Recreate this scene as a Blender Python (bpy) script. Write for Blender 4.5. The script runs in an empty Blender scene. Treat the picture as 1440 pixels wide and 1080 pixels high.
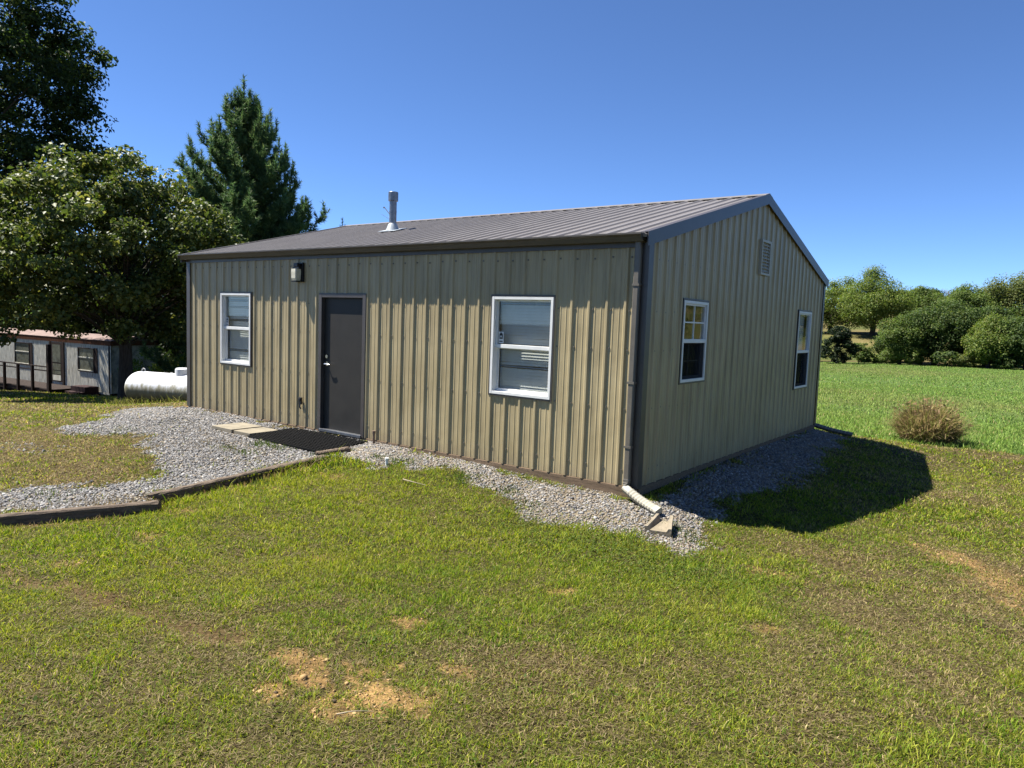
import bpy, bmesh, math, random
SKY_STRENGTH, EXPOSURE = .071, 1.58
import numpy as np
from mathutils import Vector, Matrix
R = math.radians
ALB = .66     # overall reflectance level of paints, stone and plants
rng = np.random.default_rng(7)
random.seed(7)
scene = bpy.context.scene
col = scene.collection

# ---------------------------------------------------------------- terrain
CTRL = np.array([
 (-9.1,-.1,-.035),(-7.2,-.1,-.03),(-5.5,-.1,-.04),(-4.25,-.1,-.045),(-2.9,-.1,-.055),(-1.3,-.1,-.10),(0,-.15,-.14),
 (.1,.65,-.10),(.1,2,-.075),(.1,3.3,-.075),(.1,4.8,-.075),(.1,7.5,-.12),
 (.3,.0,-.12),(.51,.09,-.2),(.69,.15,-.26),(.86,.21,-.285),(1.2,.33,-.305),(1.68,.5,-.30),(1.84,1.17,-.335),(1.97,2,-.37),
 (2.14,3.1,-.415),(2.34,4.45,-.425),(2.14,6.0,-.455),(1.84,8.2,-.44),(1.35,8.0,-.335),(.95,7.9,-.265),(.6,7.75,-.225),
 (3.47,-7.03,-.02),(1.9,-4.7,-.10),(.4,-6,-.08),(-2.4,-4.6,-.25),(-1.5,-2.5,-.21),(-2.5,-1.2,-.14),(-.6,-1.3,-.24),(3.5,-3.4,-.18),(1.6,-1.5,-.28),(3.4,0,-.40),(3.4,5,-.47),
 (3.3,9.5,-.47),(1.5,10.9,-.56),(-5.6,-4.15,-.28),(-4.2,-1.6,-.16),(-7.5,-1.6,-.13),(-10.3,-1.2,-.22),(-17.5,-.3,-.8),(-15.2,.25,-.68),(-16.4,2.4,-.88),(-14.6,3,-.69),
 (-19.6,3.7,-1.17),(-33,9.3,-2.65),(-34.1,5.05,-2.2),(-36,11.6,-2.95),(-9.3,4,-.22),(-9,8,-.45),(-5,8,-.3),(0,8,-.22),(-5,15,-.7),
 (-18,85,-1.9),(1.7,88,-1.45),(-7.6,87,-1.62),(2,40,-1.12),(3.3,20,-.78),(12,40,-1.0),(10,10,-.65),(20,88,-1.2),(20,0,-.6),
 (10,-10,-.1),(-5,-15,-.1),(-20,-15,-.9),(-35,-5,-2.2),(-42,22,-3.6),(-40,60,-3.2),(-20,40,-1.9),(40,40,-1),(-12,-6,-.45)])

def rbf(r2):
    return 0.5 * r2 * np.log(r2 + 1e-9)

def solve_terrain():
    P = CTRL[:, :2] / 10; n = len(P)
    d2 = ((P[:, None] - P[None]) ** 2).sum(2)
    A = np.zeros((n + 3, n + 3)); A[:n, :n] = rbf(d2) + np.eye(n) * 2e-4
    A[:n, n] = 1; A[:n, n + 1:] = P; A[n, :n] = 1; A[n + 1:, :n] = P.T
    b = np.zeros(n + 3); b[:n] = CTRL[:, 2]
    return np.linalg.solve(A, b)
TW = solve_terrain()

def sstep(a, b, x):
    t = np.clip((np.asarray(x, float) - a) / (b - a), 0, 1)
    return t * t * (3 - 2 * t)

def lattice(ix, iy, seed):
    h = (ix.astype(np.int64) * 374761393 + iy.astype(np.int64) * 668265263 + seed * 974711) & 0xffffffff
    h = ((h ^ (h >> 13)) * 1274126177) & 0xffffffff
    return ((h ^ (h >> 16)) & 0xffff) / 65535.0

def noise(X, Y, scale, seed=0, octaves=3):
    X = np.asarray(X, float); Y = np.asarray(Y, float)
    out = np.zeros(X.shape); amp = 1; tot = 0
    for o in range(octaves):
        x = X / scale * 2 ** o + 17.3 * o; y = Y / scale * 2 ** o - 9.1 * o
        ix = np.floor(x); iy = np.floor(y); fx = x - ix; fy = y - iy
        fx = fx * fx * (3 - 2 * fx); fy = fy * fy * (3 - 2 * fy)
        a = lattice(ix, iy, seed + o); b = lattice(ix + 1, iy, seed + o)
        c = lattice(ix, iy + 1, seed + o); d = lattice(ix + 1, iy + 1, seed + o)
        out += amp * ((a * (1 - fx) + b * fx) * (1 - fy) + (c * (1 - fx) + d * fx) * fy)
        tot += amp; amp *= .5
    return out / tot

def inside(X, Y, poly):
    res = np.zeros(np.shape(X), bool); n = len(poly)
    for i in range(n):
        x1, y1 = poly[i]; x2, y2 = poly[(i + 1) % n]
        if y1 == y2: continue
        m = ((y1 > Y) != (y2 > Y)) & (X < (x2 - x1) * (Y - y1) / (y2 - y1) + x1)
        res ^= m
    return res

def seg_dist(X, Y, line, closed=False):
    best = np.full(np.shape(X), 1e9)
    pts = list(line) + ([line[0]] if closed else [])
    for (ax, ay), (bx, by) in zip(pts[:-1], pts[1:]):
        dx, dy = bx - ax, by - ay
        t = np.clip(((X - ax) * dx + (Y - ay) * dy) / (dx * dx + dy * dy), 0, 1)
        best = np.minimum(best, np.hypot(X - ax - t * dx, Y - ay - t * dy))
    return best

def signed(X, Y, poly):
    d = seg_dist(X, Y, poly, True)
    return np.where(inside(X, Y, poly), d, -d)

EDGE_X = -3.93   # the landscape timbers: gravel pad on one side, lower lawn on the other
def ground_z(X, Y, detail=True):
    X = np.asarray(X, float); Y = np.asarray(Y, float)
    r = np.hypot(X - 3, Y - 5); k = np.minimum(1, 95 / np.maximum(r, 1e-6))
    x = ((3 + (X - 3) * k) / 10).ravel(); y = ((5 + (Y - 5) * k) / 10).ravel()
    z = np.empty(len(x)); n = len(CTRL); P = CTRL[:, :2] / 10
    for i in range(0, len(x), 20000):
        xs = x[i:i + 20000, None]; ys = y[i:i + 20000, None]
        z[i:i + 20000] = rbf((xs - P[:, 0]) ** 2 + (ys - P[:, 1]) ** 2) @ TW[:n] + TW[n] + xs[:, 0] * TW[n + 1] + ys[:, 0] * TW[n + 2]
    z = z.reshape(X.shape)
    z = z + 4.0 * sstep(96, 128, Y) + 6.5 * sstep(128, 215, Y)
    ex = np.where(Y > -3.32, EDGE_X, -3.72 + (Y + 3.34) * .481)
    along = sstep(-8, -6.0, Y) * (1 - sstep(-1.3, -.75, Y))
    step = np.where(X > ex, -.06 * np.exp(-np.clip(X - ex, 0, 9) / .9), .025 * np.exp(-np.clip(ex - X, 0, 9) / .6))
    z = z + step * along
    if detail:
        z = z + (noise(X, Y, .9, 3, 3) - .5) * .035 * sstep(.3, 1.2, seg_dist(X, Y, [(-9.1, 0), (0, 0), (0, 7.4)]))
        ru = seg_dist(X, Y, RUT)
        z = z - .03 * np.exp(-(ru / .09) ** 2)
    return z

def gz(x, y):
    return float(ground_z(np.array([x]), np.array([y]))[0])

# ---------------------------------------------------------------- areas of the ground
GRAVEL_PAD = [(-8.9,-.02),(-3.9,-.02),(-3.95,-.5),(-4.0,-.85),(-4.1,-1.1),(-4.05,-2.1),(-4.0,-3.3),(-3.75,-3.4),(-4.35,-4.6),(-5.0,-6.0),(-5.9,-5.2),(-5.47,-4.19),(-5.23,-3.86),
 (-5.01,-3.37),(-4.9,-2.98),(-5.25,-2.64),(-5.84,-2.18),(-6.22,-1.95),(-6.74,-1.92),(-7.56,-1.8),(-7.78,-2.06),(-8.49,-2.22),(-9.21,-2.1),(-9.27,-1.84),(-9.33,-1.31),(-10.12,-.77),(-10.6,-.25)]
GRAVEL_STRIP = [(-4.15,-.02),(-.04,-.02),(.02,.05),(.02,7.4),(.6,7.3),(.77,4.14),(.86,1.94),(.77,.71),(.85,.25),(1.02,-.38),(1.09,-.85),(.99,-1.1),(.84,-1.08),(.43,-1.01),
 (.05,-1.02),(-.5,-1.1),(-.84,-1.1),(-1.01,-.77),(-1.23,-.71),(-1.54,-.61),(-1.96,-.67),(-2.43,-.44),(-2.7,-.59),(-3.06,-.51),(-3.2,-.8),(-3.54,-.78),(-3.75,-.95),(-4.0,-.72)]
RUT = [(-2.9,-5.2),(-2.65,-5.1),(-1.84,-4.89),(-1.1,-4.81),(-.48,-4.77),(-.22,-4.70)]
DIRT = [(.34,-4.62,.16),(.51,-4.96,.13),(.82,-4.62,.30),(.62,-4.72,.17),(.89,-4.88,.13),(1.04,-4.55,.2),(.72,-2.6,.13),(.35,-3.83,.12),(1.03,-4.16,.1),(-2.53,-4.71,.13),(-2.2,-4.15,.16),(-1.11,-3.37,.13),
 (-3.3,-1.5,.25),(-2.2,-1.9,.14),(2.1,-2.2,.1),(1.75,-.9,.2),(-3.55,-2.2,.2),(-3.5,-3.3,.25),(-2.9,-3.9,.16)]
RED = [(2.75,1.3),(3.14,1.0),(3.41,.43),(3.8,-.1)]
BUILDING = [(-9.1,.03),(-.03,.03),(-.03,7.4),(-9.1,7.4)]

def gravel_mask(X, Y):
    a = np.maximum(signed(X, Y, GRAVEL_PAD), signed(X, Y, GRAVEL_STRIP))
    n = noise(X, Y, .55, 11, 4) - .5
    m = sstep(-.16, .16, a + n * .75 + (noise(X, Y, .13, 13, 2) - .5) * .3)
    # thin stray gravel in the worn grass beside the pad
    stray = sstep(.52, .74, noise(X, Y, .8, 23, 3)) * .35 * np.exp(-((X + 6.6) / 1.6) ** 2 - ((Y + 3.0) / .9) ** 2)
    m = np.maximum(m, stray)
    lawn = (X > np.where(Y > -3.32, EDGE_X, -3.72 + (Y + 3.34) * .481)) & (Y < -.85) & (X < -3.2)
    return np.where(lawn, 0, m) * (~inside(X, Y, BUILDING))

def dirt_mask(X, Y):
    n = noise(X, Y, .16, 31, 3) - .5; n_f = noise(X, Y, .035, 37, 2) - .5
    out = np.zeros(np.shape(X))
    for i, (dx, dy, r) in enumerate(DIRT):
        d = np.hypot((X - dx) * .8, (Y - dy) * 1.25)
        k = (.88, .78, 1, .95, .75, .75, .8, .8, .6)[i] if i < 9 else .55
        out = np.maximum(out, k * sstep(.4, -.3, d / r - .72 + n * 2.1 + n_f * .9))
    ru = seg_dist(X, Y, RUT)
    out = np.maximum(out, .8 * sstep(.17, .02, ru + n * .18))
    rd = seg_dist(X, Y, RED)
    out = np.maximum(out, .7 * sstep(.45, .0, rd + n * .8))
    orange = np.hypot((X + 9.4) / .75, (Y + .15) / .4)
    out = np.maximum(out, .95 * sstep(1.1, .5, orange + n))
    ex = np.where(Y > -3.32, EDGE_X, -3.72 + (Y + 3.34) * .481)
    fr = (X > ex) * (1 - sstep(ex + .05, ex + .3, X)) * sstep(-6.2, -5.8, Y) * (1 - sstep(-1.0, -.8, Y))
    out = np.maximum(out, .75 * fr)
    return out

def bump2(X, Y, x, y, r):
    return np.exp(-((X - x) ** 2 + (Y - y) ** 2) / (r * r))

def lawn_tone(X, Y):
    """lushness 0..1 (straw -> green) and yellowness 0..1 of the lawn"""
    n1 = noise(X, Y, 1.3, 41, 4); n2 = noise(X, Y, .45, 47, 3)
    lush = .70 + (n1 - .5) * 1.3 + (n2 - .5) * .9
    for x, y, r, a in [(-.67,-1.45,.55,.5),(-.1,-1.45,.5,.5),(.52,-1.35,.5,.6),(.89,-1.5,.5,.6),(1.5,-1.35,.45,.55),(1.25,-1.7,.6,.35),(-2.86,-1.2,.6,.35),(-1.92,-1.1,.5,.4),
                       (-3.5,-1.4,.5,.5),(1.5,-5.2,.7,.2),(2.4,-4.6,.8,.2)]:
        lush = lush + a * bump2(X, Y, x, y, r)
    right = sstep(.9, 2.4, X + (Y + 1) * .25) * (1 - sstep(9.6, 10.3, Y)) * sstep(-3.6, -1.5, Y)
    lush = lush - .27 * right
    left = sstep(-4.2, -5.4, X) * sstep(-5.5, -4, Y)
    lush = lush - .40 * left - .35 * bump2(X, Y, -8.3, -2.9, 1.3)
    lush = lush - .3 * np.exp(-(seg_dist(X, Y, RUT) / .3) ** 2) - .3 * np.exp(-(seg_dist(X, Y, RED) / .6) ** 2)
    strip = sstep(8.2, 9.4, Y) * (1 - sstep(10.2, 10.8, Y))
    lush = lush - .25 * strip
    field = field_mask(X, Y)
    lush = np.where(field > .5, .72 + (noise(X, Y, 9, 53, 4) - .5) * 1.5, lush)
    yel = .50 + (noise(X, Y, .9, 61, 3) - .5) * 1.2
    for x, y, r, a in [(-2.2,-2.6,1.2,.3),(-.9,-2.2,.9,.3),(-1.5,-4.0,.9,.25),(1.6,-2.1,.5,.4),(3,-5,1.2,.15)]:
        yel = yel + a * bump2(X, Y, x, y, r)
    return np.clip(lush, 0, 1), np.clip(yel, 0, 1)

def field_mask(X, Y):
    return sstep(-.15, .15, Y - (10.05 + .02 * (X - 3) + (noise(X, Y, 1.2, 71, 2) - .5) * .7)) * (1 - sstep(91, 96, Y + noise(X, Y, 8, 5, 2) * 3)) * sstep(-40, -34, X)

# ---------------------------------------------------------------- materials
def new_mat(name):
    m = bpy.data.materials.new(name); m.use_nodes = True
    nt = m.node_tree; nt.nodes.clear()
    out = nt.nodes.new('ShaderNodeOutputMaterial')
    return m, nt, out

def N(nt, kind, **kw):
    n = nt.nodes.new('ShaderNode' + kind)
    for k, v in kw.items():
        if k.startswith('i_'):
            n.inputs[k[2:].replace('_', ' ')].default_value = v
        else:
            setattr(n, k, v)
    return n

def ramp(nt, stops):
    n = nt.nodes.new('ShaderNodeValToRGB'); e = n.color_ramp.elements
    e[0].position = stops[0][0]; e[0].color = stops[0][1]
    e[1].position = stops[-1][0]; e[1].color = stops[-1][1]
    for p, c in stops[1:-1]:
        x = e.new(p); x.color = c
    return n

def c4(c, k=1.0):
    return (c[0] * k, c[1] * k, c[2] * k, 1)

def surface(name, c, rough=.6, spec=.5, metal=0., var=.12, scale=8., bump=0., bscale=40., stretch=(1, 1, 1), dark=None, coat=0.):
    """painted / wooden / mineral surface: base colour broken up by two noises, optional bump"""
    if metal < .5:
        c = tuple(x * ALB for x in c); dark = tuple(x * ALB for x in dark) if dark else None
    m, nt, out = new_mat(name); L = nt.links
    b = N(nt, 'BsdfPrincipled'); L.new(b.outputs[0], out.inputs[0])
    tc = N(nt, 'TexCoord'); mp = N(nt, 'Mapping'); mp.inputs['Scale'].default_value = stretch
    L.new(tc.outputs['Object'], mp.inputs[0])
    n1 = N(nt, 'TexNoise'); n1.inputs['Scale'].default_value = scale; n1.inputs['Detail'].default_value = 6; n1.inputs['Roughness'].default_value = .65
    L.new(mp.outputs[0], n1.inputs['Vector'])
    lo = dark if dark else tuple(x * (1 - 2.2 * var) for x in c)
    rp = ramp(nt, [(.28, c4(lo)), (.55, c4(c)), (.8, c4(c, 1 + var))])
    L.new(n1.outputs['Fac'], rp.inputs[0]); L.new(rp.outputs[0], b.inputs['Base Color'])
    b.inputs['Roughness'].default_value = rough; b.inputs['Metallic'].default_value = metal
    b.inputs['Specular IOR Level'].default_value = spec; b.inputs['Coat Weight'].default_value = coat
    if bump:
        n2 = N(nt, 'TexNoise'); n2.inputs['Scale'].default_value = bscale; n2.inputs['Detail'].default_value = 5
        L.new(mp.outputs[0], n2.inputs['Vector'])
        bp = N(nt, 'Bump'); bp.inputs['Strength'].default_value = bump; bp.inputs['Distance'].default_value = .01
        L.new(n2.outputs['Fac'], bp.inputs['Height']); L.new(bp.outputs[0], b.inputs['Normal'])
    return m

def attr_surface(name, rough=.7, spec=.3, transl=0., var=.25, nscale=60., glossy_var=False):
    """colour from the mesh's own 'col' attribute (leaf, blade or stone colour)"""
    m, nt, out = new_mat(name); L = nt.links
    a = N(nt, 'Attribute', attribute_name='col')
    b = N(nt, 'BsdfPrincipled'); b.inputs['Roughness'].default_value = rough; b.inputs['Specular IOR Level'].default_value = spec
    L.new(a.outputs['Color'], b.inputs['Base Color'])
    if transl:
        t = N(nt, 'BsdfTranslucent'); mx = N(nt, 'MixShader'); mx.inputs[0].default_value = transl
        hs = N(nt, 'HueSaturation'); hs.inputs['Value'].default_value = 1.5; hs.inputs['Saturation'].default_value = 1.1
        L.new(a.outputs['Color'], hs.inputs['Color']); L.new(hs.outputs[0], t.inputs['Color'])
        L.new(b.outputs[0], mx.inputs[1]); L.new(t.outputs[0], mx.inputs[2]); L.new(mx.outputs[0], out.inputs[0])
    else:
        L.new(b.outputs[0], out.inputs[0])
    return m

# ---------------------------------------------------------------- mesh building
class MB:
    def __init__(s):
        s.v = []; s.f = []; s.m = []
    def add(s, vs, fs, mi=0):
        o = len(s.v); s.v += [tuple(map(float, p)) for p in vs]
        s.f += [tuple(i + o for i in f) for f in fs]; s.m += [mi] * len(fs)
    def box(s, x0, x1, y0, y1, z0, z1, bev=0., mi=0, M=None):
        bm = bmesh.new()
        bmesh.ops.create_cube(bm, size=1)
        for v in bm.verts:
            v.co = Vector(((x0 + x1) / 2 + v.co.x * (x1 - x0), (y0 + y1) / 2 + v.co.y * (y1 - y0), (z0 + z1) / 2 + v.co.z * (z1 - z0)))
        if bev:
            bmesh.ops.bevel(bm, geom=bm.edges[:], offset=bev, segments=2, profile=.6, affect='EDGES')
        s.take(bm, mi, M)
    def take(s, bm, mi=0, M=None):
        bm.verts.ensure_lookup_table()
        s.add([(M @ v.co) if M else v.co.copy() for v in bm.verts], [[v.index for v in f.verts] for f in bm.faces], mi)
        bm.free()
    def tube(s, pts, radii, seg=10, cap=True, mi=0):
        pts = [Vector(p) for p in pts]; n = len(pts); rings = []
        ref = None
        for i, p in enumerate(pts):
            d = (pts[min(i + 1, n - 1)] - pts[max(i - 1, 0)]).normalized()
            if ref is None:
                ref = d.orthogonal().normalized()
            a = (ref - d * ref.dot(d))
            a = a.normalized() if a.length > 1e-5 else d.orthogonal().normalized()
            ref = a; b = d.cross(a); r = radii[i] if hasattr(radii, '__len__') else radii
            rings.append([p + (a * math.cos(2 * math.pi * k / seg) + b * math.sin(2 * math.pi * k / seg)) * r for k in range(seg)])
        vs = [q for r_ in rings for q in r_]
        fs = [(i * seg + k, i * seg + (k + 1) % seg, (i + 1) * seg + (k + 1) % seg, (i + 1) * seg + k) for i in range(n - 1) for k in range(seg)]
        if cap:
            fs.append(tuple(range(seg))[::-1]); fs.append(tuple((n - 1) * seg + k for k in range(seg)))
        s.add(vs, fs, mi)
    def sweep(s, prof, path, closed_prof=True, cap=True, mi=0, xf=None):
        """prof: list of 2-D points; path: list of (origin, axis_a, axis_b)"""
        n = len(prof); vs = []
        for o, a, b in path:
            for u, w in prof:
                vs.append(Vector(o) + Vector(a) * u + Vector(b) * w)
        fs = []; rng_ = range(n if closed_prof else n - 1)
        for i in range(len(path) - 1):
            for k in rng_:
                fs.append((i * n + k, i * n + (k + 1) % n, (i + 1) * n + (k + 1) % n, (i + 1) * n + k))
        if cap and closed_prof:
            fs.append(tuple(range(n))[::-1]); fs.append(tuple((len(path) - 1) * n + k for k in range(n)))
        s.add(vs, fs, mi)
    def build(s, name, mats, parent=None, smooth=False, local=False, recalc=True):
        me = bpy.data.meshes.new(name)
        o = Vector((0, 0, 0))
        if parent is not None and not local:
            o = world_loc(parent)
        me.from_pydata([(p[0] - o.x, p[1] - o.y, p[2] - o.z) for p in s.v], [], s.f)
        for m in (mats if isinstance(mats, (list, tuple)) else [mats]):
            me.materials.append(m)
        if any(s.m):
            me.polygons.foreach_set('material_index', s.m)
        if recalc:
            bm = bmesh.new(); bm.from_mesh(me); bmesh.ops.recalc_face_normals(bm, faces=bm.faces[:]); bm.to_mesh(me); bm.free()
        if smooth:
            me.polygons.foreach_set('use_smooth', [True] * len(me.polygons))
            try:
                me.set_sharp_from_angle(angle=R(35))
            except Exception:
                pass
        ob = bpy.data.objects.new(name, me); col.objects.link(ob)
        if parent is not None:
            ob.parent = parent
        return ob

def world_loc(o):
    v = Vector(o.location)
    while o.parent is not None:
        o = o.parent; v = v + Vector(o.location)
    return v

def tag(o, label=None, cat=None, group=None, kind=None):
    if label: o['label'] = label
    if cat: o['category'] = cat
    if group: o['group'] = group
    if kind: o['kind'] = kind
    return o

def thing(name, label, cat, loc=(0, 0, 0), rz=0., group=None):
    o = bpy.data.objects.new(name, None); col.objects.link(o)
    o.empty_display_size = .2
    o.location = loc; o.rotation_euler = (0, 0, rz)
    return tag(o, label, cat, group)

def raw_mesh(name, V, loops, starts, totals, colors, mat, parent=None, smooth=False):
    """fast numpy mesh with a per-vertex 'col' colour"""
    me = bpy.data.meshes.new(name)
    me.vertices.add(len(V)); me.vertices.foreach_set('co', np.ascontiguousarray(V, np.float32).ravel())
    me.loops.add(len(loops)); me.loops.foreach_set('vertex_index', np.ascontiguousarray(loops, np.int32))
    me.polygons.add(len(starts)); me.polygons.foreach_set('loop_start', np.ascontiguousarray(starts, np.int32))
    try:
        me.polygons.foreach_set('loop_total', np.ascontiguousarray(totals, np.int32))
    except Exception:
        pass
    if colors is not None:
        at = me.attributes.new('col', 'FLOAT_COLOR', 'POINT')
        c = np.ones((len(V), 4), np.float32); c[:, :3] = np.asarray(colors) * ALB
        at.data.foreach_set('color', c.ravel())
    me.materials.append(mat)
    me.update(calc_edges=True); me.validate()
    if smooth:
        me.polygons.foreach_set('use_smooth', [True] * len(me.polygons))
    ob = bpy.data.objects.new(name, me); col.objects.link(ob)
    if parent is not None: ob.parent = parent
    return ob

def quads(n, k=4):
    """index arrays for n faces of k fresh vertices each"""
    return np.arange(n * k), np.arange(n) * k, np.full(n, k)

def lerp(a, b, t):
    return np.asarray(a) * (1 - t[:, None]) + np.asarray(b) * t[:, None]
# ---------------------------------------------------------------- camera, sky, sun
CAM = Vector((3.4714, -7.0318, 1.7682))
right = Vector((0.8009, 0.5977, 0.0362)); up = Vector((-0.0814, 0.0488, 0.9955)); fwd = Vector((-0.5929, 0.8005, -0.0875))
cd = bpy.data.cameras.new('camera'); cam = bpy.data.objects.new('camera', cd); col.objects.link(cam)
fwd.normalize(); right = fwd.cross(up).normalized(); up = right.cross(fwd)
Mx = Matrix((right, up, -fwd)).transposed().to_4x4(); Mx.translation = CAM
cam.matrix_world = Mx
cd.sensor_width = 36; cd.lens = 1009.2 / 1440 * 36; cd.clip_start = .05; cd.clip_end = 3000
scene.camera = cam

SUN_TO = Vector((-.55, -.235, 1.0)).normalized()
sd_ = bpy.data.lights.new('sun', 'SUN'); sun = bpy.data.objects.new('sun', sd_); col.objects.link(sun)
sd_.energy = 5.0; sd_.angle = R(.5); sd_.color = (1.0, .955, .88)
sun.rotation_euler = SUN_TO.to_track_quat('Z', 'Y').to_euler(); sun.location = (-20, -10, 30)
elev = math.asin(SUN_TO.z); azim = math.atan2(SUN_TO.x, SUN_TO.y)
W = bpy.data.worlds.new('World'); scene.world = W; W.use_nodes = True
nt = W.node_tree; bg = nt.nodes['Background']
sky = nt.nodes.new('ShaderNodeTexSky'); sky.sky_type = 'NISHITA'; sky.sun_disc = False
sky.sun_elevation = elev; sky.sun_rotation = azim; sky.altitude = 2500; sky.air_density = .72; sky.dust_density = .0; sky.ozone_density = 10.0
nt.links.new(sky.outputs[0], bg.inputs[0]); bg.inputs[1].default_value = SKY_STRENGTH
vs = scene.view_settings
scene.display_settings.display_device = 'sRGB'; vs.view_transform = 'Standard'; vs.look = 'None'; vs.gamma = 1; vs.exposure = EXPOSURE; vs.use_curve_mapping = False
scene.render.engine = 'CYCLES'
cy = scene.cycles
cy.max_bounces = 6; cy.diffuse_bounces = 3; cy.glossy_bounces = 3; cy.transmission_bounces = 4; cy.transparent_max_bounces = 12
cy.use_denoising = True; cy.sample_clamp_indirect = 6
cy.caustics_reflective = False; cy.caustics_refractive = False

# ---------------------------------------------------------------- ground sheet
FX, FY = CAM.x, CAM.y
AZ0 = math.atan2(fwd.y, fwd.x)
def polar(r, a):
    return FX + r * np.cos(AZ0 + a), FY + r * np.sin(AZ0 + a)

def ground_colour(X, Y):
    lush, yel = lawn_tone(X, Y)
    straw = np.array((.118, .088, .042)); green = np.array((.070, .072, .023)); ygreen = np.array((.10, .094, .028))
    c = lerp(straw, green, lush)
    c = c * (1 - .45 * yel[:, None] * lush[:, None]) + ygreen * (.45 * yel[:, None] * lush[:, None])
    f = field_mask(X, Y)
    c = c * (1 - f[:, None]) + lerp((.125, .145, .045), (.10, .165, .045), np.clip(lush * 1.2 - .2, 0, 1)) * f[:, None]
    pasture = sstep(94, 100, Y + noise(X, Y, 6, 3, 2) * 3)
    pc = lerp((.20, .165, .075), (.10, .12, .035), sstep(.35, .7, noise(X, Y, 9, 83, 3)))
    c = c * (1 - pasture[:, None]) + pc * pasture[:, None]
    d = dirt_mask(X, Y)
    dc = lerp((.46, .285, .12), (.28, .175, .078), noise(X, Y, .3, 91, 3))
    ru = np.exp(-(seg_dist(X, Y, RUT) / .3) ** 2); dc = dc * (1 - ru[:, None]) + np.array((.15, .10, .052)) * ru[:, None]
    c = c * (1 - d[:, None]) + dc * d[:, None]
    g = gravel_mask(X, Y)
    gc = lerp((.165, .155, .142), (.25, .205, .15), sstep(-4.4, -3.6, X) * .75 + .25 * noise(X, Y, .6, 97, 2))
    c = c * (1 - g[:, None]) + gc * g[:, None]
    return c

a_in = np.linspace(-R(62), R(62), 800); a_out = np.linspace(R(62), 2 * math.pi - R(62), 110)[1:-1]
ang = np.concatenate([a_in, a_out])
rad = list(np.linspace(.2, 1.9, 12)); 
while rad[-1] < 900:
    r_ = rad[-1]
    rad.append(r_ + (.045 if r_ < 10 else .075 if r_ < 15 else max(.1, .012 * r_) if r_ < 45 else .045 * r_))
rad = np.array(rad)
AA, RR = np.meshgrid(ang, rad)
GX, GY = polar(RR.ravel(), AA.ravel())
GZ = ground_z(GX, GY)
na, nr = len(ang), len(rad)
V = np.stack([GX, GY, GZ], 1)
i0 = (np.arange(nr - 1)[:, None] * na + np.arange(na)[None]).ravel()
j0 = (np.arange(nr - 1)[:, None] * na + (np.arange(na)[None] + 1) % na).ravel()
F = np.stack([i0, j0, j0 + na, i0 + na], 1)[:, ::-1]
cx_ = len(V)
V = np.vstack([V, [[FX, FY, gz(FX, FY)]]])
tri = np.stack([np.full(na, cx_), (np.arange(na) + 1) % na, np.arange(na)], 1)[:, ::-1]
loops = np.concatenate([F.ravel(), tri.ravel()])
starts = np.concatenate([np.arange(len(F)) * 4, len(F) * 4 + np.arange(na) * 3]); totals = np.concatenate([np.full(len(F), 4), np.full(na, 3)])
GC = np.vstack([ground_colour(GX, GY), [[.1, .09, .04]]])

m_ground, nt, out = new_mat('soil_and_thatch'); L = nt.links
b = N(nt, 'BsdfPrincipled'); b.inputs['Roughness'].default_value = .95; b.inputs['Specular IOR Level'].default_value = .1
a = N(nt, 'Attribute', attribute_name='col'); tc = N(nt, 'TexCoord')
n1 = N(nt, 'TexNoise'); n1.inputs['Scale'].default_value = 45; n1.inputs['Detail'].default_value = 8; n1.inputs['Roughness'].default_value = .75
n2 = N(nt, 'TexNoise'); n2.inputs['Scale'].default_value = 4.5; n2.inputs['Detail'].default_value = 8; n2.inputs['Roughness'].default_value = .7
n3 = N(nt, 'TexNoise'); n3.inputs['Scale'].default_value = .45; n3.inputs['Detail'].default_value = 8; n3.inputs['Roughness'].default_value = .65
for n in (n1, n2, n3): L.new(tc.outputs['Object'], n.inputs['Vector'])
r1 = ramp(nt, [(.3, (.35, .35, .35, 1)), (.5, (.9, .9, .9, 1)), (.72, (1.7, 1.7, 1.7, 1))]); L.new(n1.outputs['Fac'], r1.inputs[0])
r2 = ramp(nt, [(.3, (.6, .58, .52, 1)), (.7, (1.35, 1.35, 1.3, 1))]); L.new(n2.outputs['Fac'], r2.inputs[0])
r3 = ramp(nt, [(.32, (.78, .72, .62, 1)), (.68, (1.2, 1.24, 1.2, 1))]); L.new(n3.outputs['Fac'], r3.inputs[0])
x1 = N(nt, 'MixRGB', blend_type='MULTIPLY'); x1.inputs[0].default_value = 1; x2 = N(nt, 'MixRGB', blend_type='MULTIPLY'); x2.inputs[0].default_value = 1; x3 = N(nt, 'MixRGB', blend_type='MULTIPLY'); x3.inputs[0].default_value = .8
L.new(a.outputs['Color'], x1.inputs[1]); L.new(r1.outputs[0], x1.inputs[2]); L.new(x1.outputs[0], x2.inputs[1]); L.new(r2.outputs[0], x2.inputs[2])
L.new(x2.outputs[0], x3.inputs[1]); L.new(r3.outputs[0], x3.inputs[2]); L.new(x3.outputs[0], b.inputs['Base Color'])
bp = N(nt, 'Bump'); bp.inputs['Strength'].default_value = .9; bp.inputs['Distance'].default_value = .02
L.new(n1.outputs['Fac'], bp.inputs['Height']); L.new(bp.outputs[0], b.inputs['Normal']); L.new(b.outputs[0], out.inputs[0])
g = raw_mesh('ground', V, loops, starts, totals, GC, m_ground, smooth=True)
tag(g, 'rolling lawn and pasture ground with gravel and bare dirt patches', 'ground', kind='structure')

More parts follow.
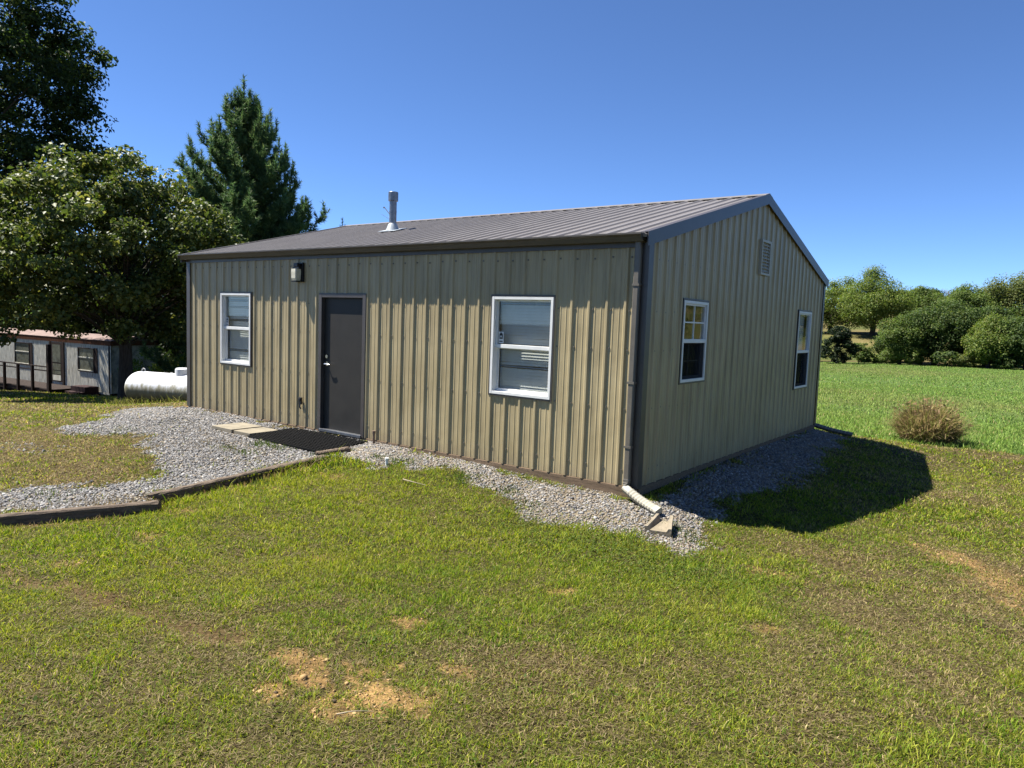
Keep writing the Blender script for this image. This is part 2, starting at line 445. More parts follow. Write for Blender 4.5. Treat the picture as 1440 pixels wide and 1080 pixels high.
# ---------------------------------------------------------------- grass
BLOCK = [(-6.95,-5.8,-.92,-.28),(-5.92,-4.16,-.9,-.12)]   # slabs, mat
def keep_off(X, Y):
    m = inside(X, Y, [(-9.18,-.06),(.05,-.06),(.05,7.5),(-9.18,7.5)])
    for x0, x1, y0, y1 in BLOCK: m |= (X > x0) & (X < x1) & (Y > y0) & (Y < y1)
    return m

def blades(X, Y, Z, h, w, colr, lean=(.15, .75), curl=.35):
    n = len(X)
    ph = rng.uniform(0, 2 * math.pi, n); th = rng.uniform(lean[0], lean[1], n)
    fx = rng.uniform(0, 2 * math.pi, n)
    dx, dy = np.cos(ph), np.sin(ph)
    sx, sy = np.cos(fx) * w / 2, np.sin(fx) * w / 2
    up1 = np.cos(th) * h * .55; ou1 = np.sin(th) * h * .55
    th2 = th + rng.uniform(0, curl * 2, n)
    up2 = up1 + np.cos(th2) * h * .45; ou2 = ou1 + np.sin(th2) * h * .45
    P = np.stack([X, Y, Z - .006], 1)
    S = np.stack([sx, sy, np.zeros(n)], 1)
    Mid = P + np.stack([dx * ou1, dy * ou1, up1], 1); Tip = P + np.stack([dx * ou2, dy * ou2, up2], 1)
    V = np.stack([P - S, P + S, Mid + S * .8, Mid - S * .8, Tip], 1).reshape(-1, 3)
    base = np.arange(n)[:, None] * 5
    loops = np.concatenate([base + [0, 1, 2, 3], base + [3, 2, 4]], 1)     # quad, triangle
    starts = (np.arange(n)[:, None] * 7 + [0, 4]).ravel(); totals = np.tile([4, 3], n)
    C = np.repeat(colr, 5, axis=0)
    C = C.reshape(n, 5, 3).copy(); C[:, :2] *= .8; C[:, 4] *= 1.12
    return V, loops.ravel(), starts, totals, C.reshape(-1, 3)

def blade_colours(X, Y):
    lush, yel = lawn_tone(X, Y); n = len(X)
    r = rng.random(n); r2 = rng.random(n); f = field_mask(X, Y) > .5
    green = lerp((.068, .130, .012), (.125, .185, .018), r2); yg = lerp((.175, .21, .024), (.27, .27, .038), r2)
    straw = lerp((.36, .29, .14), (.24, .18, .085), r2); brown = lerp((.12, .08, .04), (.17, .125, .06), r2)
    c = green.copy()
    py = np.clip(.22 + .65 * yel, 0, .85)
    m = r < py; c[m] = yg[m]
    r3 = rng.random(n)
    ps = np.clip(.74 - .98 * lush, .05, .8)
    m = (r3 < ps) & ~f; c[m] = straw[m]
    m = (r3 < ps * .30) & ~f; c[m] = brown[m]
    fg = lerp((.115, .195, .040), (.20, .265, .065), rng.random(n)); fl = np.clip(.75 - lush, 0, .6)[:, None]; fg = fg * (1 - fl) + np.array((.25, .25, .09)) * fl; c[f] = fg[f]
    m = f & (r3 < .05); c[m] = straw[m]
    return c * rng.uniform(1.0, 2.35, n)[:, None]

m_blade = attr_surface('grass_blades', rough=.65, spec=.12, transl=.38)
parts = {'lawn': [], 'field': []}
zones = [(1.5,3.5,13000,.0044,.036),(3.5,6,10500,.0050,.037),(6,9,6200,.0068,.040),(9,14,2900,.0105,.048),(14,25,520,.018,.055),(25,48,130,.030,.08),(48,97,34,.05,.12)]
for r1_, r2_, dens, bw, bh in zones:
    half = R(64) if r2_ < 20 else R(52)
    n = int(half * (r2_ ** 2 - r1_ ** 2) * dens)
    r_ = np.sqrt(rng.uniform(r1_ ** 2, r2_ ** 2, n)); a_ = rng.uniform(-half, half, n)
    X, Y = polar(r_, a_)
    ok = ~keep_off(X, Y) & (Y < 97)
    X, Y, r_ = X[ok], Y[ok], r_[ok]
    cover = (1 - gravel_mask(X, Y) * .985) * (1 - .93 * dirt_mask(X, Y))
    clump = np.clip((noise(X, Y, .12, 101, 2) - .22) * 3.0, .38, 1.3)
    lush, yel = lawn_tone(X, Y)
    ok = rng.random(len(X)) < np.clip(cover * clump * (.62 + .5 * lush), 0, 1)
    X, Y, r_, lush = X[ok], Y[ok], r_[ok], lush[ok]
    f = field_mask(X, Y) > .5
    h = bh * rng.uniform(.55, 1.35, len(X)) * (.72 + .45 * lush) * (.35 + 1.35 * noise(X, Y, .22, 103, 3))
    tall = (rng.random(len(X)) < .02); h = np.where(tall, h * 1.8, h)
    edge = np.exp(-np.abs(X - EDGE_X - .12) / .16) * ((Y < -.9) & (Y > -3.6) & (X > EDGE_X)); h = h * (1 + 1.3 * edge)
    h = np.where(f, .10 * rng.uniform(.5, 1.3, len(X)) * (.6 + .8 * noise(X, Y, 2.5, 107, 3)), h)
    w = bw * rng.uniform(.7, 1.3, len(X)); w = np.where(f, np.maximum(w, .012), w)
    Z = ground_z(X, Y)
    c = blade_colours(X, Y)
    for key, mm in (('lawn', ~f), ('field', f)):
        if mm.any(): parts[key].append((X[mm], Y[mm], Z[mm], h[mm], w[mm], c[mm]))
# thatch: short dead blades and clippings lying flat between the standing ones
thatch = []
for r1_, r2_, dens, bw, bh in [(1.5,3.5,9000,.0042,.030),(3.5,6,6500,.0050,.032),(6,9,3600,.0075,.036),(9,14,1500,.011,.045),(14,25,260,.02,.07)]:
    n = int(R(64) * (r2_ ** 2 - r1_ ** 2) * dens)
    r_ = np.sqrt(rng.uniform(r1_ ** 2, r2_ ** 2, n)); a_ = rng.uniform(-R(64), R(64), n); X, Y = polar(r_, a_)
    ok = ~keep_off(X, Y); X, Y = X[ok], Y[ok]
    ok = rng.random(len(X)) < (1 - gravel_mask(X, Y) * .97) * (1 - .8 * dirt_mask(X, Y)) * (1 - field_mask(X, Y)); X, Y = X[ok], Y[ok]; n = len(X)
    lush, yel = lawn_tone(X, Y); t = rng.random(n)
    c = lerp((.20, .15, .075), (.42, .34, .18), t); m = rng.random(n) < .25 + .45 * lush; c[m] = lerp((.11, .13, .022), (.24, .24, .04), t)[m]; m = rng.random(n) < .18; c[m] = (.08, .055, .03)
    thatch.append((X, Y, ground_z(X, Y) + rng.uniform(.004, .016, n), bh * rng.uniform(.5, 1.5, n), bw * rng.uniform(.7, 1.3, n), c))
tank_grass = [(-16.4 + 1.76 / 1.86 * t, 2.4 + .6 / 1.86 * t - .38, .12, 60) for t in np.linspace(-.1, 2.2, 14)]
# weeds that stand in the gravel and along the timbers
def tufts(spots, hh, ww, cols):
    for x, y, r, n in spots:
        X = x + rng.normal(0, r, n); Y = y + rng.normal(0, r * .7, n)
        ok = ~keep_off(X, Y); X, Y = X[ok], Y[ok]; n = len(X)
        c = lerp(cols[0], cols[1], rng.random(n))
        parts['lawn'].append((X, Y, ground_z(X, Y), hh * rng.uniform(.4, 1.3, n), np.full(n, ww) * rng.uniform(.6, 1.4, n), c))
tufts([(-5.35,-1.02,.12,260),(-5.0,-1.0,.13,240),(-5.55,-1.5,.12,90),(-5.1,-1.45,.12,120),(-4.2,-.95,.08,130),(-3.8,-1.15,.12,420),(-3.78,-1.7,.10,380),(-3.8,-2.1,.1,300),(-2.0,-.55,.13,160),(-1.9,-.75,.1,120),(-1.3,-.62,.12,140),(-3.0,-.6,.14,200),
       (.62,-.42,.07,110),(.85,-.55,.12,110),(.45,-.9,.09,70),(-.8,-.85,.12,90),(-3.4,-.6,.1,90),(-4.9,-3.9,.2,120),(-7.8,-1.9,.3,160)], .07, .009, ((.06,.11,.022),(.13,.16,.04)))
tufts([(-6.0,-1.35,.3,220),(-5.2,-1.35,.25,260),(-6.6,-.95,.2,90),(-2.6,-.5,.25,160),(-.9,-.75,.22,120),(.9,-.8,.2,200),(.5,.0,.2,60),(-4.15,-3.7,.22,420),(-4.3,-4.4,.25,420),(-3.95,-3.3,.12,200),(-3.75,-3.9,.2,300)], .06, .006, ((.30,.23,.11),(.2,.14,.07)))
tufts(tank_grass, .24, .02, ((.12,.15,.03),(.30,.27,.10)))
arr = [np.concatenate([p[k] for p in thatch]) for k in range(6)]
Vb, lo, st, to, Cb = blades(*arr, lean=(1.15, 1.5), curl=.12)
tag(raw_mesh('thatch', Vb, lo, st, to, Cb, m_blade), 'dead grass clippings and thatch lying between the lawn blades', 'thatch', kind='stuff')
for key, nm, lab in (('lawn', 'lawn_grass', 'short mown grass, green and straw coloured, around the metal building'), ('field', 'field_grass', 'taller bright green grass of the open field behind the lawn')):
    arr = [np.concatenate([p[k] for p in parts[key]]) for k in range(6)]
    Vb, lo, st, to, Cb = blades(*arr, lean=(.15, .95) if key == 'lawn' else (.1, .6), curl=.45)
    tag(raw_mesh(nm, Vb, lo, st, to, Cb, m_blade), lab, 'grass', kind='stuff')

# low broad-leaved weeds (clover, plantain) in the lawn
def small_leaves(name, label, spots, size, cols, mat):
    X = np.concatenate([x + rng.normal(0, r, n) for x, y, r, n in spots]); Y = np.concatenate([y + rng.normal(0, r, n) for x, y, r, n in spots])
    ok = ~keep_off(X, Y); X, Y = X[ok], Y[ok]; n = len(X)
    Z = ground_z(X, Y) + rng.uniform(.008, .05, n)
    a_ = rng.uniform(0, 2 * math.pi, n); s = size * rng.uniform(.6, 1.4, n); ti = rng.normal(0, .35, n)
    d = np.stack([np.cos(a_), np.sin(a_), ti], 1) * s[:, None]; e = np.stack([-np.sin(a_), np.cos(a_), rng.normal(0, .3, n)], 1) * (s * .38)[:, None]
    P = np.stack([X, Y, Z], 1)
    V = np.stack([P - d * .5, P + e, P + d * .5, P - e], 1).reshape(-1, 3)
    lo, st, to = quads(n)
    C = np.repeat(lerp(cols[0], cols[1], rng.random(n)), 4, axis=0)
    return tag(raw_mesh(name, V, lo, st, to, C, mat), label, 'weeds', kind='stuff')
sp = []
for k in range(60):
    r_ = math.sqrt(rng.uniform(4, 62)); a_ = rng.uniform(-R(46), R(46)); x, y = polar(r_, a_)
    if float(gravel_mask(np.array([x]), np.array([y]))[0]) < .2 and not (x < -3.7) and not (y > -.6 and x < 1):
        sp.append((x, y, rng.uniform(.05, .2), int(rng.integers(15, 60))))
for x, y in [(-.67,-1.4),(-.1,-1.4),(.3,-1.3),(.6,-1.35),(.9,-1.5),(1.4,-1.3),(1.3,-1.6)]:
    sp.append((x, y, .26, 700))
small_leaves('lawn_weeds', 'small broad green weed leaves scattered low through the lawn', sp, .017, ((.07,.12,.018),(.16,.20,.035)), m_blade)

# ---------------------------------------------------------------- gravel
def stones(n_try, x0, x1, y0, y1, smin, smax):
    X = rng.uniform(x0, x1, n_try); Y = rng.uniform(y0, y1, n_try)
    thin = np.where(X > -4.1, np.clip(1.5 - 1.5 * noise(X, Y, .35, 131, 3), .25, 1), np.clip(1.9 - 1.7 * noise(X, Y, .5, 137, 3), .45, 1))
    ok = (rng.random(n_try) < thin * gravel_mask(X, Y) ** 1.3) & ~inside(X, Y, BUILDING)
    for bx0, bx1, by0, by1 in BLOCK: ok &= ~((X > bx0 + .03) & (X < bx1 - .03) & (Y > by0 + .03) & (Y < by1 - .03))
    X, Y = X[ok], Y[ok]; n = len(X)
    s = rng.uniform(smin, smax, n) * np.where(rng.random(n) < .08, 1.6, 1)
    return X, Y, s
A_ = [stones(150000, -10.8, -3.6, -6, 0, .008, .023), stones(36000, -4.2, 1.2, -1.3, 0, .008, .020), stones(44000, 0, 1.2, -.1, 7.5, .009, .023)]
X, Y, s = (np.concatenate([q[k] for q in A_]) for k in range(3)); n = len(X)
cube = np.array([(-1,-1,-1),(1,-1,-1),(1,1,-1),(-1,1,-1),(-1,-1,1),(1,-1,1),(1,1,1),(-1,1,1)], float) * .5
fc = np.array([(0,3,2,1),(4,5,6,7),(0,1,5,4),(1,2,6,5),(2,3,7,6),(3,0,4,7)])
B = cube[None] * rng.uniform(.55, 1.25, (n, 1, 3)) + rng.normal(0, .14, (n, 8, 3))
q = rng.normal(size=(n, 4)); q /= np.linalg.norm(q, axis=1)[:, None]
qw, qx, qy, qz = q.T
Rm = np.stack([np.stack([1-2*(qy*qy+qz*qz), 2*(qx*qy-qz*qw), 2*(qx*qz+qy*qw)], 1), np.stack([2*(qx*qy+qz*qw), 1-2*(qx*qx+qz*qz), 2*(qy*qz-qx*qw)], 1), np.stack([2*(qx*qz-qy*qw), 2*(qy*qz+qx*qw), 1-2*(qx*qx+qy*qy)], 1)], 1)
B = np.einsum('nij,nkj->nki', Rm, B * s[:, None, None])
B[:, :, 2] *= .8
Z = ground_z(X, Y) + s * .18
V = (B + np.stack([X, Y, Z], 1)[:, None]).reshape(-1, 3)
lo = (np.arange(n)[:, None, None] * 8 + fc[None]).ravel()
t = rng.random(n); warm = (rng.random(n) < np.where(X > -4.1, .5, .16))
C = lerp((.125, .122, .12), (.33, .32, .31), t ** 1.2)
C[warm] = lerp((.25, .20, .145), (.38, .335, .27), t)[warm]
pale = rng.random(n) < .06; C[pale] = (.45, .44, .42)
C = np.repeat(C, 8, axis=0)
m_stone = attr_surface('crushed_stone', rough=.85, spec=.25)
tag(raw_mesh('gravel', V, lo, np.arange(n * 6) * 4, np.full(n * 6, 4), C, m_stone), 'grey crushed stone gravel beside the metal building walls', 'gravel', kind='stuff')

def lumps(name, label, X, Y, s, C, mat, sink=.1):
    n = len(X)
    B = cube[None] * rng.uniform(.55, 1.2, (n, 1, 3)) + rng.normal(0, .15, (n, 8, 3))
    B = B * s[:, None, None]
    V = (B + np.stack([X, Y, ground_z(X, Y) + s * sink], 1)[:, None]).reshape(-1, 3)
    lo = (np.arange(n)[:, None, None] * 8 + fc[None]).ravel()
    return tag(raw_mesh(name, V, lo, np.arange(n * 6) * 4, np.full(n * 6, 4), np.repeat(C, 8, 0), mat), label, 'soil', kind='stuff')
n = 90000
r_ = np.sqrt(rng.uniform(2.0, 110, n)); a_ = rng.uniform(-R(48), R(48), n); X, Y = polar(r_, a_)
ok = (rng.random(n) < dirt_mask(X, Y) ** 1.5) & ~keep_off(X, Y) & (seg_dist(X, Y, RUT) > .28); X, Y = X[ok], Y[ok]; n = len(X)
s = rng.uniform(.003, .013, n) * np.where(rng.random(n) < .06, 2.0, 1)
C = lerp((.34, .21, .085), (.54, .36, .165), rng.random(n)); k_ = rng.random(n) < .15; C[k_] = (.10, .07, .04)
lumps('soil_crumbs', 'loose crumbs of bare orange soil in the worn lawn patches', X, Y, s, C, m_stone)
# ---------------------------------------------------------------- the metal building
TAN = (.346, .284, .163)
def wall_paint():
    m, nt, out = new_mat('tan_steel_siding'); L = nt.links
    b = N(nt, 'BsdfPrincipled'); L.new(b.outputs[0], out.inputs[0])
    tc = N(nt, 'TexCoord'); mp = N(nt, 'Mapping'); mp.inputs['Scale'].default_value = (9, 9, .7); L.new(tc.outputs['Object'], mp.inputs[0])
    n1 = N(nt, 'TexNoise'); n1.inputs['Scale'].default_value = 1.6; n1.inputs['Detail'].default_value = 7; n1.inputs['Roughness'].default_value = .6; L.new(mp.outputs[0], n1.inputs['Vector'])
    n2 = N(nt, 'TexNoise'); n2.inputs['Scale'].default_value = 1.3; n2.inputs['Detail'].default_value = 5; L.new(tc.outputs['Object'], n2.inputs['Vector'])
    rp = ramp(nt, [(.25, c4(TAN, .64)), (.5, c4(TAN, .97)), (.78, c4(TAN, 1.12))]); L.new(n1.outputs['Fac'], rp.inputs[0])
    rp2 = ramp(nt, [(.3, (.88, .86, .82, 1)), (.7, (1.06, 1.06, 1.06, 1))]); L.new(n2.outputs['Fac'], rp2.inputs[0])
    mx = N(nt, 'MixRGB', blend_type='MULTIPLY'); mx.inputs[0].default_value = 1; L.new(rp.outputs[0], mx.inputs[1]); L.new(rp2.outputs[0], mx.inputs[2])
    # splash-back dirt along the foot of the sheets
    sx = N(nt, 'SeparateXYZ'); L.new(tc.outputs['Object'], sx.inputs[0])
    n3 = N(nt, 'TexNoise'); n3.inputs['Scale'].default_value = 6; n3.inputs['Detail'].default_value = 6; L.new(tc.outputs['Object'], n3.inputs['Vector'])
    ma = N(nt, 'Math', operation='MULTIPLY_ADD'); ma.inputs[1].default_value = .5; ma.inputs[2].default_value = -.12; L.new(n3.outputs['Fac'], ma.inputs[0])
    sb = N(nt, 'Math', operation='SUBTRACT'); L.new(ma.outputs[0], sb.inputs[0]); L.new(sx.outputs['Z'], sb.inputs[1])
    cl = N(nt, 'MapRange'); cl.inputs['From Min'].default_value = -.05; cl.inputs['From Max'].default_value = .18; cl.inputs['To Max'].default_value = .45; L.new(sb.outputs[0], cl.inputs[0])
    md = N(nt, 'MixRGB'); md.inputs[2].default_value = (.20, .155, .10, 1); L.new(cl.outputs[0], md.inputs[0]); L.new(mx.outputs[0], md.inputs[1])
    L.new(md.outputs[0], b.inputs['Base Color'])
    b.inputs['Roughness'].default_value = .38; b.inputs['Specular IOR Level'].default_value = .28
    bp = N(nt, 'Bump'); bp.inputs['Strength'].default_value = .25; bp.inputs['Distance'].default_value = .03
    n4 = N(nt, 'TexNoise'); n4.inputs['Scale'].default_value = 2.2; n4.inputs['Detail'].default_value = 2; L.new(tc.outputs['Object'], n4.inputs['Vector'])
    L.new(n4.outputs['Fac'], bp.inputs['Height']); L.new(bp.outputs[0], b.inputs['Normal'])
    return m
m_wall = wall_paint()
m_trim = surface('bronze_trim', (.085, .072, .064), rough=.4, spec=.5, var=.1, scale=5)
m_roof = surface('weathered_brown_roof', (.235, .215, .20), rough=.42, spec=.55, var=.1, scale=2.5, stretch=(6, .6, .6))
m_gutter = surface('bronze_gutter', (.11, .095, .078), rough=.45, var=.12, scale=4)
m_white = surface('white_vinyl', (.98, .98, .94), rough=.4, var=.05, scale=7)
m_door = surface('dark_door_paint', (.036, .032, .026), rough=.55, spec=.3, var=.12, scale=3)
m_black = surface('black_metal', (.012, .011, .010), rough=.45, var=.1)
m_blind = surface('blind_slats', (.62, .62, .57), rough=.6, var=.05)
m_dark = surface('dark_interior', (.02, .02, .018), rough=.9, var=.1)
m_alu = surface('galvanised_steel', (.20, .205, .215), rough=.4, metal=.8, var=.18, scale=14)
m_chrome = surface('satin_nickel', (.62, .61, .58), rough=.2, metal=1., var=.03)
m_board = surface('treated_skirt_board', (.235, .165, .105), rough=.85, spec=.2, var=.25, scale=5, stretch=(1, 6, 14), bump=.4, bscale=30)
m_cream = surface('cream_downspout_plastic', (.42, .39, .30), rough=.5, var=.08, scale=9)
m_spout = surface('taupe_downspout', (.17, .15, .12), rough=.45, var=.1, scale=9)
m_frost = surface('frosted_lamp_glass', (.85, .80, .60), rough=.25, var=.1, scale=20)
m_vent = surface('vent_plastic', (.56, .52, .41), rough=.5, var=.06)
m_lead = surface('boot_rubber', (.50, .56, .60), rough=.5, var=.12, scale=30)
def glass_mat():
    m, nt, out = new_mat('window_glass'); L = nt.links
    t = N(nt, 'BsdfTransparent'); t.inputs[0].default_value = (.965, .98, .975, 1)
    gl = N(nt, 'BsdfGlossy'); gl.inputs['Roughness'].default_value = .01; gl.inputs[0].default_value = (.95, .97, 1, 1)
    fr = N(nt, 'Fresnel'); fr.inputs['IOR'].default_value = 1.55
    ad = N(nt, 'Math', operation='MULTIPLY_ADD'); ad.inputs[1].default_value = 1.0; ad.inputs[2].default_value = .015; ad.use_clamp = True
    L.new(fr.outputs[0], ad.inputs[0])
    ge = N(nt, 'NewGeometry'); iv = N(nt, 'Math', operation='SUBTRACT'); iv.inputs[0].default_value = 1; L.new(ge.outputs['Backfacing'], iv.inputs[1])
    mu = N(nt, 'Math', operation='MULTIPLY'); L.new(ad.outputs[0], mu.inputs[0]); L.new(iv.outputs[0], mu.inputs[1])
    mx = N(nt, 'MixShader'); L.new(mu.outputs[0], mx.inputs[0]); L.new(t.outputs[0], mx.inputs[1]); L.new(gl.outputs[0], mx.inputs[2]); L.new(mx.outputs[0], out.inputs[0])
    return m
m_glass = glass_mat()
m_screen, nt, out = new_mat('insect_screen'); L = nt.links
t_ = N(nt, 'BsdfTransparent'); d_ = N(nt, 'BsdfDiffuse'); d_.inputs[0].default_value = (.012, .013, .015, 1); mx = N(nt, 'MixShader'); mx.inputs[0].default_value = .55
L.new(t_.outputs[0], mx.inputs[1]); L.new(d_.outputs[0], mx.inputs[2]); L.new(mx.outputs[0], out.inputs[0])

DEP, LEN = 7.46, 9.14
RIB0, RIB = -4.1205, .2286
bld = thing('metal_building', 'tan ribbed metal building with low brown roof, set on grey gravel', 'building', (-4.57, 3.73, 0))
SL = .98 / 3.767          # roof slope
def roof_z(y):
    return 2.77 + SL * (np.minimum(y, DEP - y) + .03)

def ribs(u):
    """height of the rolled profile at u"""
    t = (u - RIB0 + RIB / 2) % RIB - RIB / 2
    h = np.interp(np.abs(t), [0, .0125, .030, .2], [.0195, .0195, 0, 0])
    for c in (RIB / 3, -RIB / 3):
        h = h + np.interp(np.abs(t - c), [0, .004, .011, .2], [.0035, .0035, 0, 0])
    return h

def break_points(u0, u1, extra):
    pts = {round(u0, 5), round(u1, 5)}
    k0 = math.floor((u0 - RIB0) / RIB) - 1; k1 = math.ceil((u1 - RIB0) / RIB) + 1
    for k in range(k0, k1 + 1):
        c = RIB0 + k * RIB
        for d in (-.030, -.0125, .0125, .030):
            pts.add(round(c + d, 5))
        for mm in (RIB / 3, -RIB / 3):
            for d in (-.011, -.004, .004, .011):
                pts.add(round(c + mm + d, 5))
    for e in extra: pts.add(round(e, 5))
    return sorted(p for p in pts if u0 - 1e-6 <= p <= u1 + 1e-6)

def ribbed_wall(mp, u0, u1, top, openings, screw_rows):
    mb = MB()
    us = break_points(u0, u1, [o[0] for o in openings] + [o[1] for o in openings] + [(u0 + u1) / 2])
    hs = ribs(np.array(us))
    for a, b_, ha, hb in zip(us[:-1], us[1:], hs[:-1], hs[1:]):
        mid = (a + b_) / 2; cuts = sorted((o[2], o[3]) for o in openings if o[0] < mid < o[1])
        z = 0.0; spans = []
        for c0, c1 in cuts:
            if c0 > z + .001: spans.append((z, c0, False))
            z = c1
        spans.append((z, None, True))
        for z0, z1, to_top in spans:
            za = top(a) if to_top else z1; zb = top(b_) if to_top else z1
            mb.add([mp(a, ha, z0), mp(b_, hb, z0), mp(b_, hb, zb), mp(a, ha, za)], [(0, 1, 2, 3)])
    # panel screws with washers beside the ribs
    k0 = math.ceil((u0 + .12 - RIB0) / RIB); k1 = math.floor((u1 - .12 - RIB0) / RIB)
    for z in screw_rows:
        for k in range(k0, k1 + 1):
            u = RIB0 + k * RIB + .046
            if z > top(u) - .1 or any(o[0] - .04 < u < o[1] + .04 and o[2] - .04 < z < o[3] + .04 for o in openings): continue
            zz = z + random.uniform(-.008, .008); r_ = .0095
            p = [mp(u + sx * r_, .001, zz + sz * r_) for sx, sz in ((-1, -1), (1, -1), (1, 1), (-1, 1))]
            q = [mp(u + sx * r_ * .8, .009, zz + sz * r_ * .8) for sx, sz in ((-1, -1), (1, -1), (1, 1), (-1, 1))]
            mb.add(p + q, [(4, 5, 6, 7), (0, 1, 5, 4), (1, 2, 6, 5), (2, 3, 7, 6), (3, 0, 4, 7)], 1)
    return mb

front = lambda u, o, z: (u, -o, z)
gable = lambda u, o, z: (o, u, z)
WF = [(-8.06, -7.18, .86, 2.065), (-2.065, -1.16, .86, 2.06)]
DOOR = (-5.385, -4.385, -.001, 2.062)
WG = [(.96, 1.70, 1.11, 2.085), (5.82, 6.62, .775, 2.115)]
rows = (.18, .85, 1.5, 1.93, 2.5, 3.1)
flat_top = lambda u: 2.735
gtop = lambda u: float(roof_z(np.array(u))) - .03
ribbed_wall(front, -LEN, 0, flat_top, WF + [DOOR], rows).build('wall', [m_wall, m_spout], bld, recalc=False)
ribbed_wall(gable, 0, DEP, gtop, WG, rows).build('wall', [m_wall, m_spout], bld, recalc=False)
ribbed_wall(lambda u, o, z: (u, DEP + o, z), -LEN, 0, flat_top, [], rows).build('wall', [m_wall, m_spout], bld, recalc=False)
ribbed_wall(lambda u, o, z: (-LEN - o, u, z), 0, DEP, gtop, [], rows).build('wall', [m_wall, m_spout], bld, recalc=False)

# floor slab, skirt boards, corner trims
mb = MB(); mb.box(-LEN + .02, -.02, .02, DEP - .02, -.02, .02); mb.build('floor', m_dark, bld)
mb = MB(); mb.box(-LEN - .0, .0, -.014, .03, -.24, -.003, .006); mb.build('skirt_board', m_board, bld)
mb = MB(); mb.box(-.04, .015, .035, DEP, -.32, -.003, .006); mb.build('skirt_board', m_board, bld)
mb = MB(); mb.box(-LEN - .015, -LEN + .04, .035, DEP, -.6, -.003); mb.box(-LEN + .05, -.05, DEP - .03, DEP + .014, -.6, -.003); mb.build('skirt_board', m_board, bld)
def corner(x, y, sx, sy):
    mb = MB(); w = .085; t = .026
    xs = sorted((x + sx * t, x - sx * w)); ys = sorted((y + sy * t, y + sy * .0205))
    mb.box(xs[0], xs[1], ys[0], ys[1], -.005, 2.72)
    xs = sorted((x + sx * t, x + sx * .0205)); ys = sorted((y + sy * .0205, y - sy * w))
    mb.box(xs[0], xs[1], ys[0], ys[1], -.005, 2.70)
    mb.build('corner_trim', m_trim, bld)
corner(0, 0, 1, -1); corner(-LEN, 0, -1, -1); corner(0, DEP, 1, 1); corner(-LEN, DEP, -1, 1)

# roof: two ribbed slopes with thickness, ridge cap, rake trims, gutters
RX0, RX1 = -LEN - .05, .05
xs = break_points(RX0, RX1 - .012, [])
prof = [(x, ribs(np.array([x]))[0]) for x in xs]
nv = Vector((0, -SL, 1)).normalized(); nb = Vector((0, SL, 1)).normalized()
yR = DEP / 2; zR = float(roof_z(np.array(yR))) - .02
def eave(y): return 2.75 + SL * (y + .03)
mb = MB()
under = [(RX1 - .012, -.03), (RX0, -.03)]
mb.sweep(prof + under, [((0, -.14, eave(-.14)), (1, 0, 0), nv), ((0, yR, zR), (1, 0, 0), nv)])
mb.sweep(prof + under, [((0, yR, zR), (1, 0, 0), nb), ((0, DEP + .115, eave(-.115)), (1, 0, 0), nb)])
roof = mb.build('roof', m_roof, bld)
mb = MB()
capx = break_points(RX0, RX1, [])
for sgn in (1, -1):
    t = Vector((0, -sgn * 1, -SL)).normalized(); nn = Vector((0, -sgn * SL, 1)).normalized()
    o = Vector((0, yR, zR + .03))
    mb.sweep([(0, 0), (.17, 0), (.175, -.008), (.17, -.006), (0, -.006)], [((RX0, o.y, o.z), t, nn), ((RX1 + .004, o.y, o.z), t, nn)])
mb.build('ridge_cap', m_roof, roof)
def rake(x, sx):
    mb = MB()
    p = [(-.09 * sx, .024), (0, .024), (0, -.125), (-.012 * sx, -.125), (-.012 * sx, .018), (-.09 * sx, .018)]
    for y0, y1 in ((-.118, yR), (DEP + .118, yR)):
        f = lambda y: (x + .004 * sx, y, float(eave(min(y, DEP - y))))
        mb.sweep(p, [(f(y0), (1, 0, 0), (0, 0, 1)), (f(y1), (1, 0, 0), (0, 0, 1))])
    mb.build('rake_trim', m_trim, roof)
rake(RX1, 1); rake(RX0, -1)
gp = [(-.03, 2.738), (-.03, 2.652), (-.125, 2.652), (-.14, 2.68), (-.15, 2.70), (-.184, 2.722), (-.184, 2.739), (-.175, 2.739), (-.175, 2.727), (-.143, 2.704), (-.121, 2.658), (-.036, 2.658), (-.036, 2.738)]
def gutter(sy, y0):
    mb = MB()
    p = [(y0 + sy * y, z) for y, z in gp]
    mb.sweep(p, [((RX0 - .01, 0, 0), (0, 1, 0), (0, 0, 1)), ((RX1 - .055, 0, 0), (0, 1, 0), (0, 0, 1))])
    for x in (RX0 - .0085, RX1 - .0565):
        ys_ = sorted((y0 + sy * -.034, y0 + sy * -.170)); mb.box(x - .001, x + .001, ys_[0], ys_[1], 2.668, 2.726)
    mb.build('gutter', m_gutter, bld)
gutter(1, 0); gutter(-1, DEP)
# fascia board behind the gutters, and boxed soffit closing the eave
mb = MB(); mb.box(RX0 + .01, RX1 - .05, -.028, -.001, 2.60, 2.725); mb.build('fascia', m_trim, bld)

